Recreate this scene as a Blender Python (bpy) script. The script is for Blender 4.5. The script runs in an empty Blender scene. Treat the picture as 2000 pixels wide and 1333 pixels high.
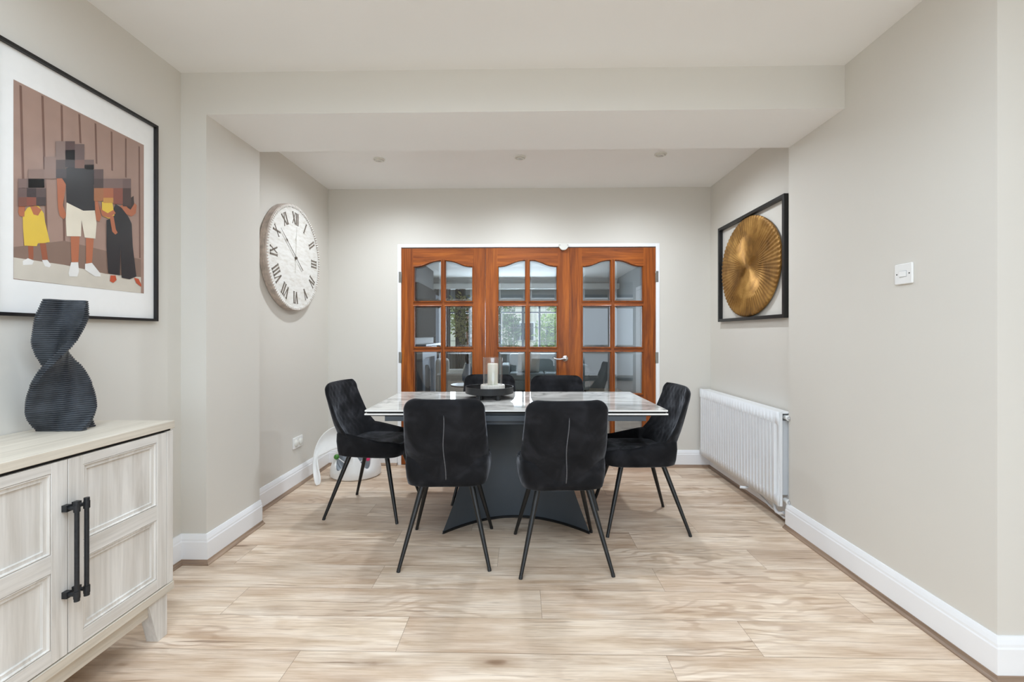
import bpy, bmesh, math, random
from mathutils import Vector, Matrix
random.seed(7)
D = bpy.data
SC = bpy.context.scene
COL = SC.collection
PI = math.pi

# ------------------------------------------------------------------ camera
F_PX = 870.0
cam_d = D.cameras.new('camera'); cam = D.objects.new('camera', cam_d); COL.objects.link(cam)
cam_d.sensor_width = 36.0; cam_d.sensor_fit = 'HORIZONTAL'
cam_d.lens = F_PX / 2000.0 * 36.0
cam_d.shift_y = -(666.5 - 655.0) / 2000.0
cam_d.clip_start = 0.02; cam_d.clip_end = 300
cam.location = (0, 0, 1.19)
cam.rotation_euler = (PI / 2, 0, 0.0195)
SC.camera = cam

# ------------------------------------------------------------------ world, exposure
SC.view_settings.view_transform = 'Standard'
SC.view_settings.look = 'None'
SC.view_settings.gamma = 1.0
SC.view_settings.exposure = 0.93
SC.view_settings.use_curve_mapping = False
SC.cycles.use_denoising = True
SC.cycles.max_bounces = 12
SC.cycles.diffuse_bounces = 7
SC.cycles.glossy_bounces = 5
SC.cycles.transparent_max_bounces = 24
SC.cycles.sample_clamp_indirect = 8.0
SC.cycles.caustics_reflective = False
SC.cycles.caustics_refractive = False

w = D.worlds.new('overcast_sky'); SC.world = w; w.use_nodes = True
nt = w.node_tree; nt.nodes.clear()
wo = nt.nodes.new('ShaderNodeOutputWorld'); bg = nt.nodes.new('ShaderNodeBackground')
tc = nt.nodes.new('ShaderNodeTexCoord'); mp = nt.nodes.new('ShaderNodeMapping')
mp.inputs['Scale'].default_value = (1.2, 1.2, 3.0)
ns = nt.nodes.new('ShaderNodeTexNoise'); ns.inputs['Scale'].default_value = 2.0; ns.inputs['Detail'].default_value = 5
cr = nt.nodes.new('ShaderNodeValToRGB')
cr.color_ramp.elements[0].color = (0.65, 0.785, 0.95, 1); cr.color_ramp.elements[0].position = 0.35
cr.color_ramp.elements[1].color = (0.845, 0.955, 1.065, 1); cr.color_ramp.elements[1].position = 0.6
nt.links.new(tc.outputs['Generated'], mp.inputs['Vector']); nt.links.new(mp.outputs[0], ns.inputs['Vector'])
nt.links.new(ns.outputs['Fac'], cr.inputs[0]); nt.links.new(cr.outputs[0], bg.inputs['Color'])
bg.inputs['Strength'].default_value = 1.0
nt.links.new(bg.outputs[0], wo.inputs['Surface'])

def area_light(name, loc, rot, sx, sy, power, color=(1, 1, 1), portal=False):
    l = D.lights.new(name, 'AREA'); l.shape = 'RECTANGLE'; l.size = sx; l.size_y = sy
    l.energy = power; l.color = color
    if portal: l.cycles.is_portal = True
    o = D.objects.new(name, l); COL.objects.link(o); o.location = loc; o.rotation_euler = rot
    return o
# openings of the house that let the daylight in: patio doors behind the camera, left window, front bay; the unseen roof opening is added for light from above
COOL = (0.79, 0.93, 1.07)
area_light('daylight_patio', (0.8, -3.44, 1.15), (PI/2, 0, 0), 4.4, 2.1, 1, portal=True)
area_light('overhead_portal', (-0.2, 0.15, 2.74), (0, 0, 0), 2.4, 1.9, 1, portal=True)
area_light('daylight_bay', (-0.3, 9.98, 1.45), (-PI/2, 0, 0), 4.2, 1.2, 1, portal=True)
area_light('daylight_left', (-1.83, -1.9, 1.2), (0, -PI/2, 0), 1.8, 1.5, 1, portal=True)
area_light('patio_daylight', (0.8, -3.40, 1.15), (PI/2, 0, 0), 4.3, 2.0, 24, COOL)
area_light('left_window_daylight', (-1.80, -1.9, 1.2), (0, -PI/2, 0), 1.7, 1.4, 4, COOL)
area_light('overhead_fill', (-0.2, 0.15, 2.72), (0, 0, 0), 2.2, 1.7, 33, COOL)  # added fill lamp in the roof opening, brightens floor and alcove
area_light('bay_daylight', (-0.3, 10.30, 1.45), (-PI/2, 0, 0), 4.0, 1.1, 130, COOL)

# ------------------------------------------------------------------ materials
def S(r, g, b):
    f = lambda c: (c/255/12.92) if c/255 <= 0.04045 else ((c/255 + 0.055)/1.055)**2.4
    return (f(r), f(g), f(b), 1)

class NT:
    def __init__(s, name):
        s.m = D.materials.new(name); s.m.use_nodes = True; s.t = s.m.node_tree
        s.b = s.t.nodes['Principled BSDF']; s.out = s.t.nodes['Material Output']
    def n(s, typ, **kw):
        x = s.t.nodes.new(typ)
        for k, v in kw.items():
            if k in x.inputs: x.inputs[k].default_value = v
            else: setattr(x, k, v)
        return x
    def l(s, a, b): s.t.links.new(a, b)
    def coord(s, scale=(1, 1, 1), kind='Object', rot=(0, 0, 0), loc=(0, 0, 0)):
        c = s.n('ShaderNodeTexCoord'); m = s.n('ShaderNodeMapping')
        m.inputs['Scale'].default_value = scale; m.inputs['Rotation'].default_value = rot; m.inputs['Location'].default_value = loc
        s.l(c.outputs[kind], m.inputs['Vector']); return m.outputs[0]
    def noise(s, vec, scale, detail=4, rough=0.5, dist=0.0):
        x = s.n('ShaderNodeTexNoise'); x.inputs['Scale'].default_value = scale; x.inputs['Detail'].default_value = detail
        x.inputs['Roughness'].default_value = rough; x.inputs['Distortion'].default_value = dist
        s.l(vec, x.inputs['Vector']); return x.outputs['Fac']
    def ramp(s, fac, stops, interp='LINEAR'):
        x = s.n('ShaderNodeValToRGB'); e = x.color_ramp.elements; x.color_ramp.interpolation = interp
        while len(e) < len(stops): e.new(0.5)
        for i, (p, c) in enumerate(stops): e[i].position = p; e[i].color = c if len(c) == 4 else (*c, 1)
        s.l(fac, x.inputs[0]); return x.outputs[0]
    def mix(s, fac, a, b, mode='MIX'):
        x = s.n('ShaderNodeMix'); x.data_type = 'RGBA'; x.blend_type = mode
        for inp, v in ((x.inputs[0], fac), (x.inputs[6], a), (x.inputs[7], b)):
            if hasattr(v, 'is_output'): s.l(v, inp)
            else: inp.default_value = v
        return x.outputs[2]
    def math(s, op, a, b=0.0, c=0.0):
        x = s.n('ShaderNodeMath'); x.operation = op
        for i, v in enumerate((a, b, c)):
            if hasattr(v, 'is_output'): s.l(v, x.inputs[i])
            else: x.inputs[i].default_value = v
        return x.outputs[0]
    def bump(s, h, strength=0.2, dist=0.01):
        x = s.n('ShaderNodeBump'); x.inputs['Strength'].default_value = strength; x.inputs['Distance'].default_value = dist
        s.l(h, x.inputs['Height']); s.l(x.outputs[0], s.b.inputs['Normal'])
    def base(s, c):
        if hasattr(c, 'is_output'): s.l(c, s.b.inputs['Base Color'])
        else: s.b.inputs['Base Color'].default_value = c
    def set(s, **kw):
        for k, v in kw.items(): s.b.inputs[k.replace('_', ' ')].default_value = v
        return s

def simple(name, col, rough=0.5, metal=0.0, nscale=0, namt=0.06, bump=0, **kw):
    t = NT(name); t.set(Roughness=rough, Metallic=metal, **kw)
    if nscale:
        f = t.noise(t.coord(), nscale, 3)
        c = t.ramp(f, [(0.3, tuple(x*(1-namt) for x in col[:3])), (0.7, tuple(min(1, x*(1+namt)) for x in col[:3]))])
        t.base(c)
        if bump: t.bump(f, bump, 0.004)
    else: t.base(col)
    return t.m

M = {}
def paint(name, col, rough=0.6):
    t = NT(name); f = t.noise(t.coord(), 1.6, 3)
    t.base(t.ramp(f, [(0.3, tuple(x*0.985 for x in col[:3])), (0.7, tuple(min(1, x*1.01) for x in col[:3]))]))
    t.set(Roughness=rough); f2 = t.noise(t.coord(), 260, 2); t.bump(f2, 0.08, 0.001)
    return t.m
M['wall'] = paint('greige_emulsion', S(215, 211, 203), 0.55)
M['ceil'] = paint('white_ceiling_paint', S(240, 240, 239), 0.7)
M['gloss_white'] = paint('white_gloss_paint', S(240, 241, 243), 0.25)
M['white_plastic'] = simple('white_plastic', S(236, 236, 234), 0.3, nscale=30, namt=0.01)
M['off_plastic'] = simple('cream_white_plastic', S(222, 221, 214), 0.35, nscale=30, namt=0.01)
M['rad'] = simple('white_radiator_enamel', S(226, 228, 230), 0.3, nscale=12, namt=0.015)
M['chrome'] = simple('brushed_chrome', (0.62, 0.62, 0.63, 1), 0.25, 1.0, nscale=60, namt=0.05)
M['hinge'] = simple('dull_steel_hinge', (0.28, 0.27, 0.25, 1), 0.4, 1.0, nscale=60)
M['black_metal'] = simple('black_powder_coated_steel', S(16, 17, 18), 0.34, nscale=80, namt=0.1, bump=0.03)
M['black_frame'] = simple('satin_black_frame', S(20, 20, 21), 0.4, nscale=50, namt=0.1)
M['handle_blk'] = simple('blackened_bronze', S(40, 42, 45), 0.42, 0.4, nscale=90, namt=0.2, bump=0.1)
M['anthracite'] = simple('anthracite_painted_steel', S(64, 71, 78), 0.42, nscale=6, namt=0.05)
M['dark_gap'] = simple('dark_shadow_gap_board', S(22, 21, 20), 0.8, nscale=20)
M['wax'] = simple('ivory_wax', S(240, 232, 216), 0.45, nscale=20, namt=0.02, Subsurface_Weight=0.2)
M['matt_black'] = simple('matt_black_resin', S(28, 29, 31), 0.38, nscale=70, namt=0.08, bump=0.02)
M['marble_ribbed'] = simple('white_fluted_marble', S(226, 222, 214), 0.4, nscale=18, namt=0.06)
M['grey_tub'] = simple('grey_foam_tub', S(158, 164, 170), 0.6, nscale=20, namt=0.03)
M['grey_dark_tub'] = simple('dark_grey_pad', S(96, 102, 108), 0.7, nscale=20, namt=0.05)
for k, c in dict(red=(208, 52, 60), blue=(50, 120, 190), teal=(40, 170, 180), pink=(220, 50, 110), green=(70, 130, 50)).items():
    M['toy_' + k] = simple('toy_plastic_' + k, S(*c), 0.35, nscale=20, namt=0.03)

def wood_floor():
    t = NT('light_oak_laminate')
    uv = t.n('ShaderNodeUVMap'); uv.uv_map = 'UVMap'
    at = t.n('ShaderNodeAttribute'); at.attribute_name = 'tone'
    def mp(scale, loc=(0, 0, 0)):
        m = t.n('ShaderNodeMapping'); m.inputs['Scale'].default_value = scale; m.inputs['Location'].default_value = loc
        t.l(uv.outputs[0], m.inputs['Vector']); return m.outputs[0]
    # warped coordinate for cathedral grain
    warp = t.noise(mp((0.9, 3.0, 1)), 1.6, 3, 0.5)
    sx = t.n('ShaderNodeSeparateXYZ'); t.l(uv.outputs[0], sx.inputs[0])
    ring = t.math('ADD', t.math('MULTIPLY', sx.outputs[1], 10.0), t.math('MULTIPLY', warp, 7.0))
    rings = t.math('SINE', t.math('MULTIPLY', ring, 9.0))
    ringmask = t.noise(mp((0.8, 1.6, 1), (3, 3, 0)), 1.4, 2)
    ringm = t.ramp(ringmask, [(0.45, (0, 0, 0)), (0.62, (1, 1, 1))])
    fine = t.noise(mp((2.2, 60, 1)), 2.0, 6, 0.65, 0.3)
    med = t.noise(mp((1.2, 9, 1), (7, 1, 0)), 2.0, 4, 0.55, 0.6)
    big = t.noise(mp((0.8, 2.4, 1), (1, 9, 0)), 1.6, 3)
    c = t.ramp(med, [(0.26, S(188, 165, 142)), (0.42, S(220, 201, 180)), (0.58, S(236, 220, 202)), (0.78, S(244, 232, 217))])
    c = t.mix(t.ramp(big, [(0.35, (0.55,)*3), (0.6, (0, 0, 0))]), c, S(186, 160, 138), 'MIX')
    c = t.mix(t.math('MULTIPLY', t.ramp(fine, [(0.40, (1, 1, 1)), (0.54, (0, 0, 0))]), 0.34), c, S(165, 138, 116))
    rr = t.math('MULTIPLY', t.math('MULTIPLY', t.ramp(rings, [(0.2, (0, 0, 0)), (0.9, (1, 1, 1))]), ringm), 0.42)
    c = t.mix(rr, c, S(158, 130, 108))
    # knots
    v = t.n('ShaderNodeTexVoronoi'); v.inputs['Scale'].default_value = 1.0; v.inputs['Randomness'].default_value = 1.0
    t.l(mp((2.1, 6.5, 1), (0.4, 0.2, 0)), v.inputs['Vector'])
    kd = t.math('ADD', v.outputs['Distance'], t.math('MULTIPLY', t.noise(mp((16, 40, 1)), 1, 3), 0.09))
    sel = t.n('ShaderNodeSeparateColor'); t.l(v.outputs['Color'], sel.inputs[0])
    on = t.math('GREATER_THAN', sel.outputs[0], 0.25)
    k = t.math('MULTIPLY', t.ramp(kd, [(0.07, (1, 1, 1)), (0.15, (0, 0, 0))]), on)
    c = t.mix(t.math('MULTIPLY', k, 0.85), c, S(104, 80, 62))
    kh = t.math('MULTIPLY', t.ramp(kd, [(0.1, (1, 1, 1)), (0.33, (0, 0, 0))]), on)
    c = t.mix(t.math('MULTIPLY', kh, 0.6), c, S(150, 122, 98))
    # dark cracks along the grain
    st = t.noise(mp((1.4, 30, 1), (5, 2, 0)), 1.6, 3, 0.5, 0.5)
    c = t.mix(t.math('MULTIPLY', t.ramp(st, [(0.64, (0, 0, 0)), (0.72, (1, 1, 1))]), 0.65), c, S(120, 94, 74))
    hsv = t.n('ShaderNodeHueSaturation'); t.l(c, hsv.inputs['Color'])
    t.l(at.outputs['Fac'], hsv.inputs['Value']); hsv.inputs['Saturation'].default_value = 1.12
    t.base(hsv.outputs[0])
    t.l(t.ramp(med, [(0.3, (0.34,)*3), (0.7, (0.42,)*3)]), t.b.inputs['Roughness'])
    t.bump(fine, 0.12, 0.002)
    return t.m
M['floor'] = wood_floor()
M['floor_gap'] = simple('plank_joint', S(150, 128, 108), 0.8)

def wood(name, stops, rot=0, scale=1.0, rough=0.4, axis='z', bump=0.1, streak=0.3, coat=0.0):
    t = NT(name)
    s = {'z': (14, 14, 1.1), 'x': (1.1, 14, 14), 'y': (14, 1.1, 14)}[axis]
    s = tuple(q*scale for q in s)
    a = t.noise(t.coord(s), 1.3, 5, 0.6, 0.8)
    f = t.noise(t.coord(tuple(q*5 if q > 3*scale else q*1.8 for q in s)), 1.3, 4, 0.6)
    c = t.ramp(a, stops)
    dark = tuple(q*0.55 for q in stops[0][1][:3]) + (1,)
    c = t.mix(t.math('MULTIPLY', t.ramp(f, [(0.38, (1, 1, 1)), (0.55, (0, 0, 0))]), streak), c, dark)
    t.base(c); t.set(Roughness=rough, Coat_Weight=coat, Coat_Roughness=0.15); t.bump(f, bump, 0.002)
    return t.m
OAK = [(0.28, S(104, 46, 10)), (0.45, S(142, 72, 18)), (0.6, S(166, 88, 24)), (0.78, S(188, 110, 34))]
M['oak_z'] = wood('varnished_oak_vertical', OAK, axis='z', rough=0.42, coat=0.05)
M['oak_x'] = wood('varnished_oak_horizontal', OAK, axis='x', rough=0.42, coat=0.05)
M['oak_z'].node_tree.nodes['Principled BSDF'].inputs['Specular IOR Level'].default_value = 0.3
M['oak_x'].node_tree.nodes['Principled BSDF'].inputs['Specular IOR Level'].default_value = 0.3
ASH = [(0.3, S(196, 190, 182)), (0.45, S(210, 205, 198)), (0.6, S(220, 216, 210)), (0.75, S(228, 224, 218))]
M['ash_z'] = wood('washed_oak_vertical', ASH, axis='z', rough=0.55, streak=0.16, bump=0.15)
M['ash_h'] = wood('washed_oak_rail_grain', ASH, axis='y', rough=0.55, streak=0.2, bump=0.15)
M['ash_y'] = wood('washed_oak_lengthwise', [(p, (c[0]*0.94, c[1]*0.89, c[2]*0.80, 1)) for p, c in ASH], axis='y', rough=0.5, streak=0.2, bump=0.15)
M['trimwood_y'] = wood('brown_scotia_lengthwise', [(0.3, S(120, 98, 80)), (0.5, S(152, 128, 108)), (0.7, S(180, 156, 134))], axis='y')
M['trimwood_x'] = wood('brown_scotia_crosswise', [(0.3, S(120, 98, 80)), (0.5, S(152, 128, 108)), (0.7, S(180, 156, 134))], axis='x')

def velvet():
    t = NT('black_velvet')
    f = t.noise(t.coord(), 9, 4, 0.55, 0.6)
    f2 = t.noise(t.coord(), 400, 2)
    c = t.ramp(f, [(0.32, (0.0065, 0.0065, 0.0075)), (0.5, (0.010, 0.010, 0.0115)), (0.68, (0.018, 0.018, 0.021))])
    t.base(c); t.set(Roughness=0.85, Sheen_Roughness=0.38, Sheen_Tint=(0.75, 0.78, 0.85, 1)); t.b.inputs['Specular IOR Level'].default_value = 0.15
    t.l(t.ramp(f, [(0.35, (0.07,)*3), (0.5, (0.18,)*3), (0.62, (0.36,)*3)]), t.b.inputs['Sheen Weight'])
    t.bump(f2, 0.1, 0.001)
    return t.m
M['velvet'] = velvet()

def marble():
    t = NT('white_ceramic_marble')
    v = t.coord((1, 1, 1))
    a = t.noise(v, 1.6, 6, 0.55, 1.6)
    d = t.math('ABSOLUTE', t.math('SUBTRACT', a, 0.5))
    vein = t.ramp(d, [(0.0, (1, 1, 1)), (0.02, (0.35,)*3), (0.07, (0, 0, 0))])
    b = t.noise(t.coord((2.2, 5, 1), loc=(3, 1, 0)), 1.3, 4, 0.5, 1.2)
    c = t.ramp(b, [(0.35, S(176, 174, 170)), (0.5, S(205, 203, 198)), (0.7, S(224, 222, 217))])
    c = t.mix(t.math('MULTIPLY', vein, 0.55), c, S(110, 108, 106))
    t.base(c); t.set(Roughness=0.04, IOR=1.55)
    return t.m
M['marble'] = marble()
M['slab_edge'] = simple('polished_slab_edge', S(244, 243, 240), 0.2, nscale=20, namt=0.01)

def brass():
    t = NT('aged_brass')
    f = t.noise(t.coord(), 7, 5, 0.6, 0.6)
    c = t.ramp(f, [(0.3, S(104, 72, 32)), (0.5, S(150, 110, 54)), (0.7, S(184, 142, 78))])
    t.base(c); t.set(Metallic=0.55, Roughness=0.55); t.bump(t.noise(t.coord(), 60, 3), 0.15, 0.002)
    return t.m
M['brass'] = brass()

def clockpaint():
    t = NT('distressed_white_wood')
    f = t.noise(t.coord((1, 3, 14)), 4, 5, 0.65, 0.4)
    c = t.ramp(f, [(0.24, S(176, 160, 138)), (0.36, S(212, 208, 200)), (0.55, S(226, 224, 219)), (0.8, S(232, 231, 227))])
    t.base(c); t.set(Roughness=0.6); t.bump(f, 0.04, 0.0004)
    return t.m
M['clock_white'] = clockpaint()
M['clock_edge'] = simple('brown_washed_edge', S(188, 174, 164), 0.6, nscale=30, namt=0.2)
M['clock_num'] = simple('weathered_grey_brown_numeral', S(112, 102, 92), 0.6, nscale=60, namt=0.25)
M['clock_hand'] = simple('dark_bronze_hand', S(84, 74, 64), 0.5, nscale=60, namt=0.1)

def vase_mat():
    t = NT('blue_black_ribbed_ceramic')
    f = t.noise(t.coord(), 22, 4)
    t.base(t.ramp(f, [(0.35, S(38, 42, 48)), (0.7, S(62, 67, 74))])); t.set(Roughness=0.55)
    t.bump(t.noise(t.coord(), 120, 3), 0.3, 0.002)
    return t.m
M['vase'] = vase_mat()

def thin_glass(name, tint=(0.97, 0.98, 0.98, 1), refl=1.0, ior=1.5, rough=0.0):
    t = NT(name); t.t.nodes.remove(t.b)
    tr = t.n('ShaderNodeBsdfTransparent'); tr.inputs[0].default_value = tint
    gl = t.n('ShaderNodeBsdfGlossy'); gl.inputs['Roughness'].default_value = rough; gl.inputs['Color'].default_value = (1, 1, 1, 1)
    lw = t.n('ShaderNodeLayerWeight'); lw.inputs['Blend'].default_value = 0.5
    fz = t.math('ADD', t.math('MULTIPLY', t.math('POWER', lw.outputs['Facing'], 5.0), 0.9), 0.042)
    mx = t.n('ShaderNodeMixShader')
    t.l(t.math('MINIMUM', t.math('MULTIPLY', fz, refl), 0.95), mx.inputs[0]); t.l(tr.outputs[0], mx.inputs[1]); t.l(gl.outputs[0], mx.inputs[2])
    t.l(mx.outputs[0], t.out.inputs[0])
    return t.m
M['glass'] = thin_glass('clear_pane_glass', (0.86, 0.88, 0.88, 1), 1.9)
M['glass_bevel'] = thin_glass('bevelled_glass_margin', (0.80, 0.84, 0.85, 1), 3.5, rough=0.12)
M['pic_glass'] = thin_glass('picture_glazing', (0.98, 0.98, 0.98, 1), 0.7, rough=0.22)
M['jar_glass'] = thin_glass('candle_jar_glass', (0.95, 0.96, 0.96, 1), 1.3)

# ------------------------------------------------------------------ mesh helpers
def obj(name, bm, mats, parent=None, smooth=False, bevel=0.0, bseg=2, angle=35):
    bmesh.ops.recalc_face_normals(bm, faces=bm.faces[:])
    me = D.meshes.new(name); bm.to_mesh(me); bm.free()
    if not isinstance(mats, (list, tuple)): mats = [mats]
    for m in mats: me.materials.append(M[m] if isinstance(m, str) else m)
    o = D.objects.new(name, me); COL.objects.link(o)
    if parent is not None: o.parent = parent
    if bevel:
        b = o.modifiers.new('bevel', 'BEVEL'); b.width = bevel; b.segments = bseg; b.limit_method = 'ANGLE'; b.angle_limit = math.radians(angle)
        b.harden_normals = False
    if smooth or bevel:
        for p in me.polygons: p.use_smooth = True
        try:
            me.set_sharp_from_angle(angle=math.radians(angle if smooth else 40))
        except Exception: pass
    return o
def tag(o, label=None, cat=None, group=None, kind=None):
    if label: o['label'] = label
    if cat: o['category'] = cat
    if group: o['group'] = group
    if kind: o['kind'] = kind
    return o
def thing(name, label, cat, loc=(0, 0, 0), rz=0, group=None):
    o = D.objects.new(name, None); COL.objects.link(o); o.location = loc; o.rotation_euler = (0, 0, rz)
    o.empty_display_size = 0.1
    return tag(o, label, cat, group)
def struct(name, bm, mats, **kw):
    o = obj(name, bm, mats, **kw); o['kind'] = 'structure'; return o
def box(bm, x0, x1, y0, y1, z0, z1, mi=0, mat=None):
    vs = [bm.verts.new(p) for p in ((x0, y0, z0), (x1, y0, z0), (x1, y1, z0), (x0, y1, z0), (x0, y0, z1), (x1, y0, z1), (x1, y1, z1), (x0, y1, z1))]
    if mat is not None:
        for v in vs: v.co = mat @ v.co
    for f in ((0, 3, 2, 1), (4, 5, 6, 7), (0, 1, 5, 4), (1, 2, 6, 5), (2, 3, 7, 6), (3, 0, 4, 7)):
        bm.faces.new([vs[i] for i in f]).material_index = mi
    return bm
def nb(): return bmesh.new()
def bx(*a, **k): return box(nb(), *a, **k)
def loft(bm, rings, closed=True, cap0=True, cap1=True, mi=0):
    R = [[bm.verts.new(p) for p in r] for r in rings]
    n = len(R[0])
    for a, b in zip(R[:-1], R[1:]):
        for i in range(n if closed else n-1):
            j = (i+1) % n
            try: bm.faces.new((a[i], a[j], b[j], b[i])).material_index = mi
            except ValueError: pass
    if cap0: bm.faces.new(list(reversed(R[0]))).material_index = mi
    if cap1: bm.faces.new(R[-1]).material_index = mi
    return bm
def tube(bm, pts, radii, seg=12, mi=0, cap=True):
    pts = [Vector(p) for p in pts]
    if not isinstance(radii, (list, tuple)): radii = [radii]*len(pts)
    rings = []; up = None
    for i, p in enumerate(pts):
        d = (pts[min(i+1, len(pts)-1)] - pts[max(i-1, 0)]).normalized()
        if up is None: up = Vector((0, 0, 1)) if abs(d.z) < 0.9 else Vector((1, 0, 0))
        a = d.cross(up).normalized(); b = d.cross(a).normalized(); up = -b if False else a.cross(d).normalized()
        rings.append([p + (a*math.cos(t*2*PI/seg) + b*math.sin(t*2*PI/seg))*radii[i] for t in range(seg)])
    return loft(bm, rings, True, cap, cap, mi)
def lathe(bm, prof, c=(0, 0, 0), seg=32, axis='z', mi=0, cap=True):
    rings = []
    for r, h in prof:
        ring = []
        for i in range(seg):
            a = 2*PI*i/seg; u, v = r*math.cos(a), r*math.sin(a)
            p = {'z': (u, v, h), 'x': (h, u, v), 'y': (u, h, v)}[axis]
            ring.append((p[0]+c[0], p[1]+c[1], p[2]+c[2]))
        rings.append(ring)
    return loft(bm, rings, True, cap, cap, mi)
def prism(bm, poly, f, d, mi=0):
    """poly: 2D points; f(u,v)->3D; d: extrusion vector"""
    d = Vector(d)
    a = [bm.verts.new(f(*p)) for p in poly]; b = [bm.verts.new(Vector(f(*p)) + d) for p in poly]
    n = len(poly)
    for i in range(n): bm.faces.new((a[i], a[(i+1) % n], b[(i+1) % n], b[i])).material_index = mi
    bm.faces.new(a).material_index = mi; bm.faces.new(list(reversed(b))).material_index = mi
    return bm
def rrect(hw, hh, r, n=6, cx=0, cy=0):
    pts = []
    for sx, sy, a0 in ((1, 1, 0), (-1, 1, PI/2), (-1, -1, PI), (1, -1, 1.5*PI)):
        for i in range(n+1):
            a = a0 + PI/2*i/n
            pts.append((cx + sx*(hw-r) + r*math.cos(a), cy + sy*(hh-r) + r*math.sin(a)))
    return pts
def copy_tree(o, parent=None):
    c = o.copy(); COL.objects.link(c)
    if parent is not None: c.parent = parent
    for ch in list(o.children): copy_tree(ch, c)
    return c
# ================================================================== SETTING
XL, XA, XR, XRA = -1.78, -1.768, 1.65, 1.715      # left wall, alcove left wall, right wall, alcove right wall
XP = -1.645                                       # face of the left pier
YP0, YP1, YB, YC = 2.30, 2.775, 4.06, 1.575       # pier front/back, back wall, right wall's near corner
ZC, ZA, ZS = 2.565, 2.53, 2.345                   # near ceiling, alcove ceiling, beam soffit
YN, XN = -3.5, 3.4                                # rear wall of the near room, its right wall
YF = 10.0                                         # bay of the room beyond

# floor: every board a rounded-off face with its own grain offset
def build_floor():
    bm = nb(); uvl = bm.loops.layers.uv.new('UVMap'); tl = bm.loops.layers.float_color.new('tone')
    W, L, G = 0.2075, 1.37, 0.0007
    rows = {0: -.83, 1: -.47, 2: .09, 3: -.70, 4: -.12, 5: -.72, 6: -.30, -1: .35, -2: -.2}
    rnd = random.Random(3)
    y0 = 1.456
    for k in range(-24, 42):
        ya, yb = y0 + k*W, y0 + (k+1)*W
        off = rows.get(k, rnd.uniform(-L/2, L/2))
        for c in range(-3, 4):
            xa, xb = off + c*L, off + (c+1)*L
            if xb < -2.2 or xa > 3.6: continue
            vs = [bm.verts.new(p) for p in ((xa+G, ya+G, 0), (xb-G, ya+G, 0), (xb-G, yb-G, 0), (xa+G, yb-G, 0))]
            f = bm.faces.new(vs); ou, ov = rnd.uniform(0, 60), rnd.uniform(0, 60)
            tone = rnd.uniform(0.93, 1.05)
            fl = -1 if rnd.random() < .5 else 1
            for lp, (u, v) in zip(f.loops, ((0, 0), (L, 0), (L, W), (0, W))):
                lp[uvl].uv = (ou + fl*u, ov + v); lp[tl] = (tone, tone, tone, 1)
    box(bm, -2.3, 3.6, -3.6, 10.2, -0.06, -0.0008, mi=1)
    return struct('floor', bm, ['floor', 'floor_gap'])
build_floor()

# walls of the near room
bm = nb(); box(bm, XL-0.15, XL, YN, -2.65, 0, ZC); box(bm, XL-0.15, XL, -1.15, YP0, 0, ZC); box(bm, XL-0.15, XL, -2.65, -1.15, 0, 0.3); box(bm, XL-0.15, XL, -2.65, -1.15, 2.1, ZC); struct('wall_left', bm, 'wall')
bm = nb(); box(bm, XL-0.15, XP, YP0, YP1, 0, ZC); struct('wall_pier', bm, 'wall')
bm = nb(); box(bm, XA-0.15, XA, YP1, YB, 0, ZC); struct('wall_alcove_left', bm, 'wall')
bm = nb(); box(bm, XR, XR+0.25, YC, YP1, 0, ZC); struct('wall_right', bm, 'wall')
bm = nb(); box(bm, XRA, XR+0.25, YP1, YB, 0, ZC); struct('wall_alcove_right', bm, 'wall')
bm = nb(); box(bm, XR+0.25, XN+0.15, YC, YC+0.15, 0, ZC); struct('wall_return', bm, 'wall')
# rear wall with patio opening, right wall of near room with window
bm = nb(); box(bm, XL-0.15, -1.45, YN-0.15, YN, 0, ZC); box(bm, 3.05, XN+0.15, YN-0.15, YN, 0, ZC); box(bm, -1.45, 3.05, YN-0.15, YN, 2.25, ZC)
struct('wall_rear', bm, 'wall')
bm = nb(); box(bm, XN, XN+0.15, YN, YC, 0, ZC); struct('wall_near_right', bm, 'wall')
# beam between the rooms (painted as the walls on its face, white below)
bm = nb(); box(bm, XP, XR, YP0, YP1, ZS, ZC)
for f in bm.faces:
    if f.calc_center_median().z < ZS + 0.001: f.material_index = 1
struct('wall_beam', bm, ['wall', 'ceil'])
# ceilings
bm = nb()
box(bm, XL-0.15, XN+0.15, 1.1, YP0+0.05, ZC, ZC+0.2)
box(bm, XL-0.15, XN+0.15, YN-0.15, -0.8, ZC, ZC+0.2)
box(bm, XL-0.15, -1.4, -0.8, 1.1, ZC, ZC+0.2); box(bm, 1.0, XN+0.15, -0.8, 1.1, ZC, ZC+0.2)  # roof opening left between these slabs, placed to light the floor and alcove
struct('ceiling', bm, 'ceil')
bm = nb(); box(bm, XA-0.15, XRA+0.19, YP1-0.02, YB+0.1, ZA, ZA+0.2); struct('ceiling_alcove', bm, 'ceil')
# back wall with the doorway
DX0, DX1, DZ = -1.127, 1.257, 2.022
bm = nb(); box(bm, XA-0.15, DX0, YB, YB+0.12, 0, ZC); box(bm, DX1, XRA+0.19, YB, YB+0.12, 0, ZC); box(bm, DX0, DX1, YB, YB+0.12, DZ, ZC)
struct('wall_back', bm, 'wall')

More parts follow.
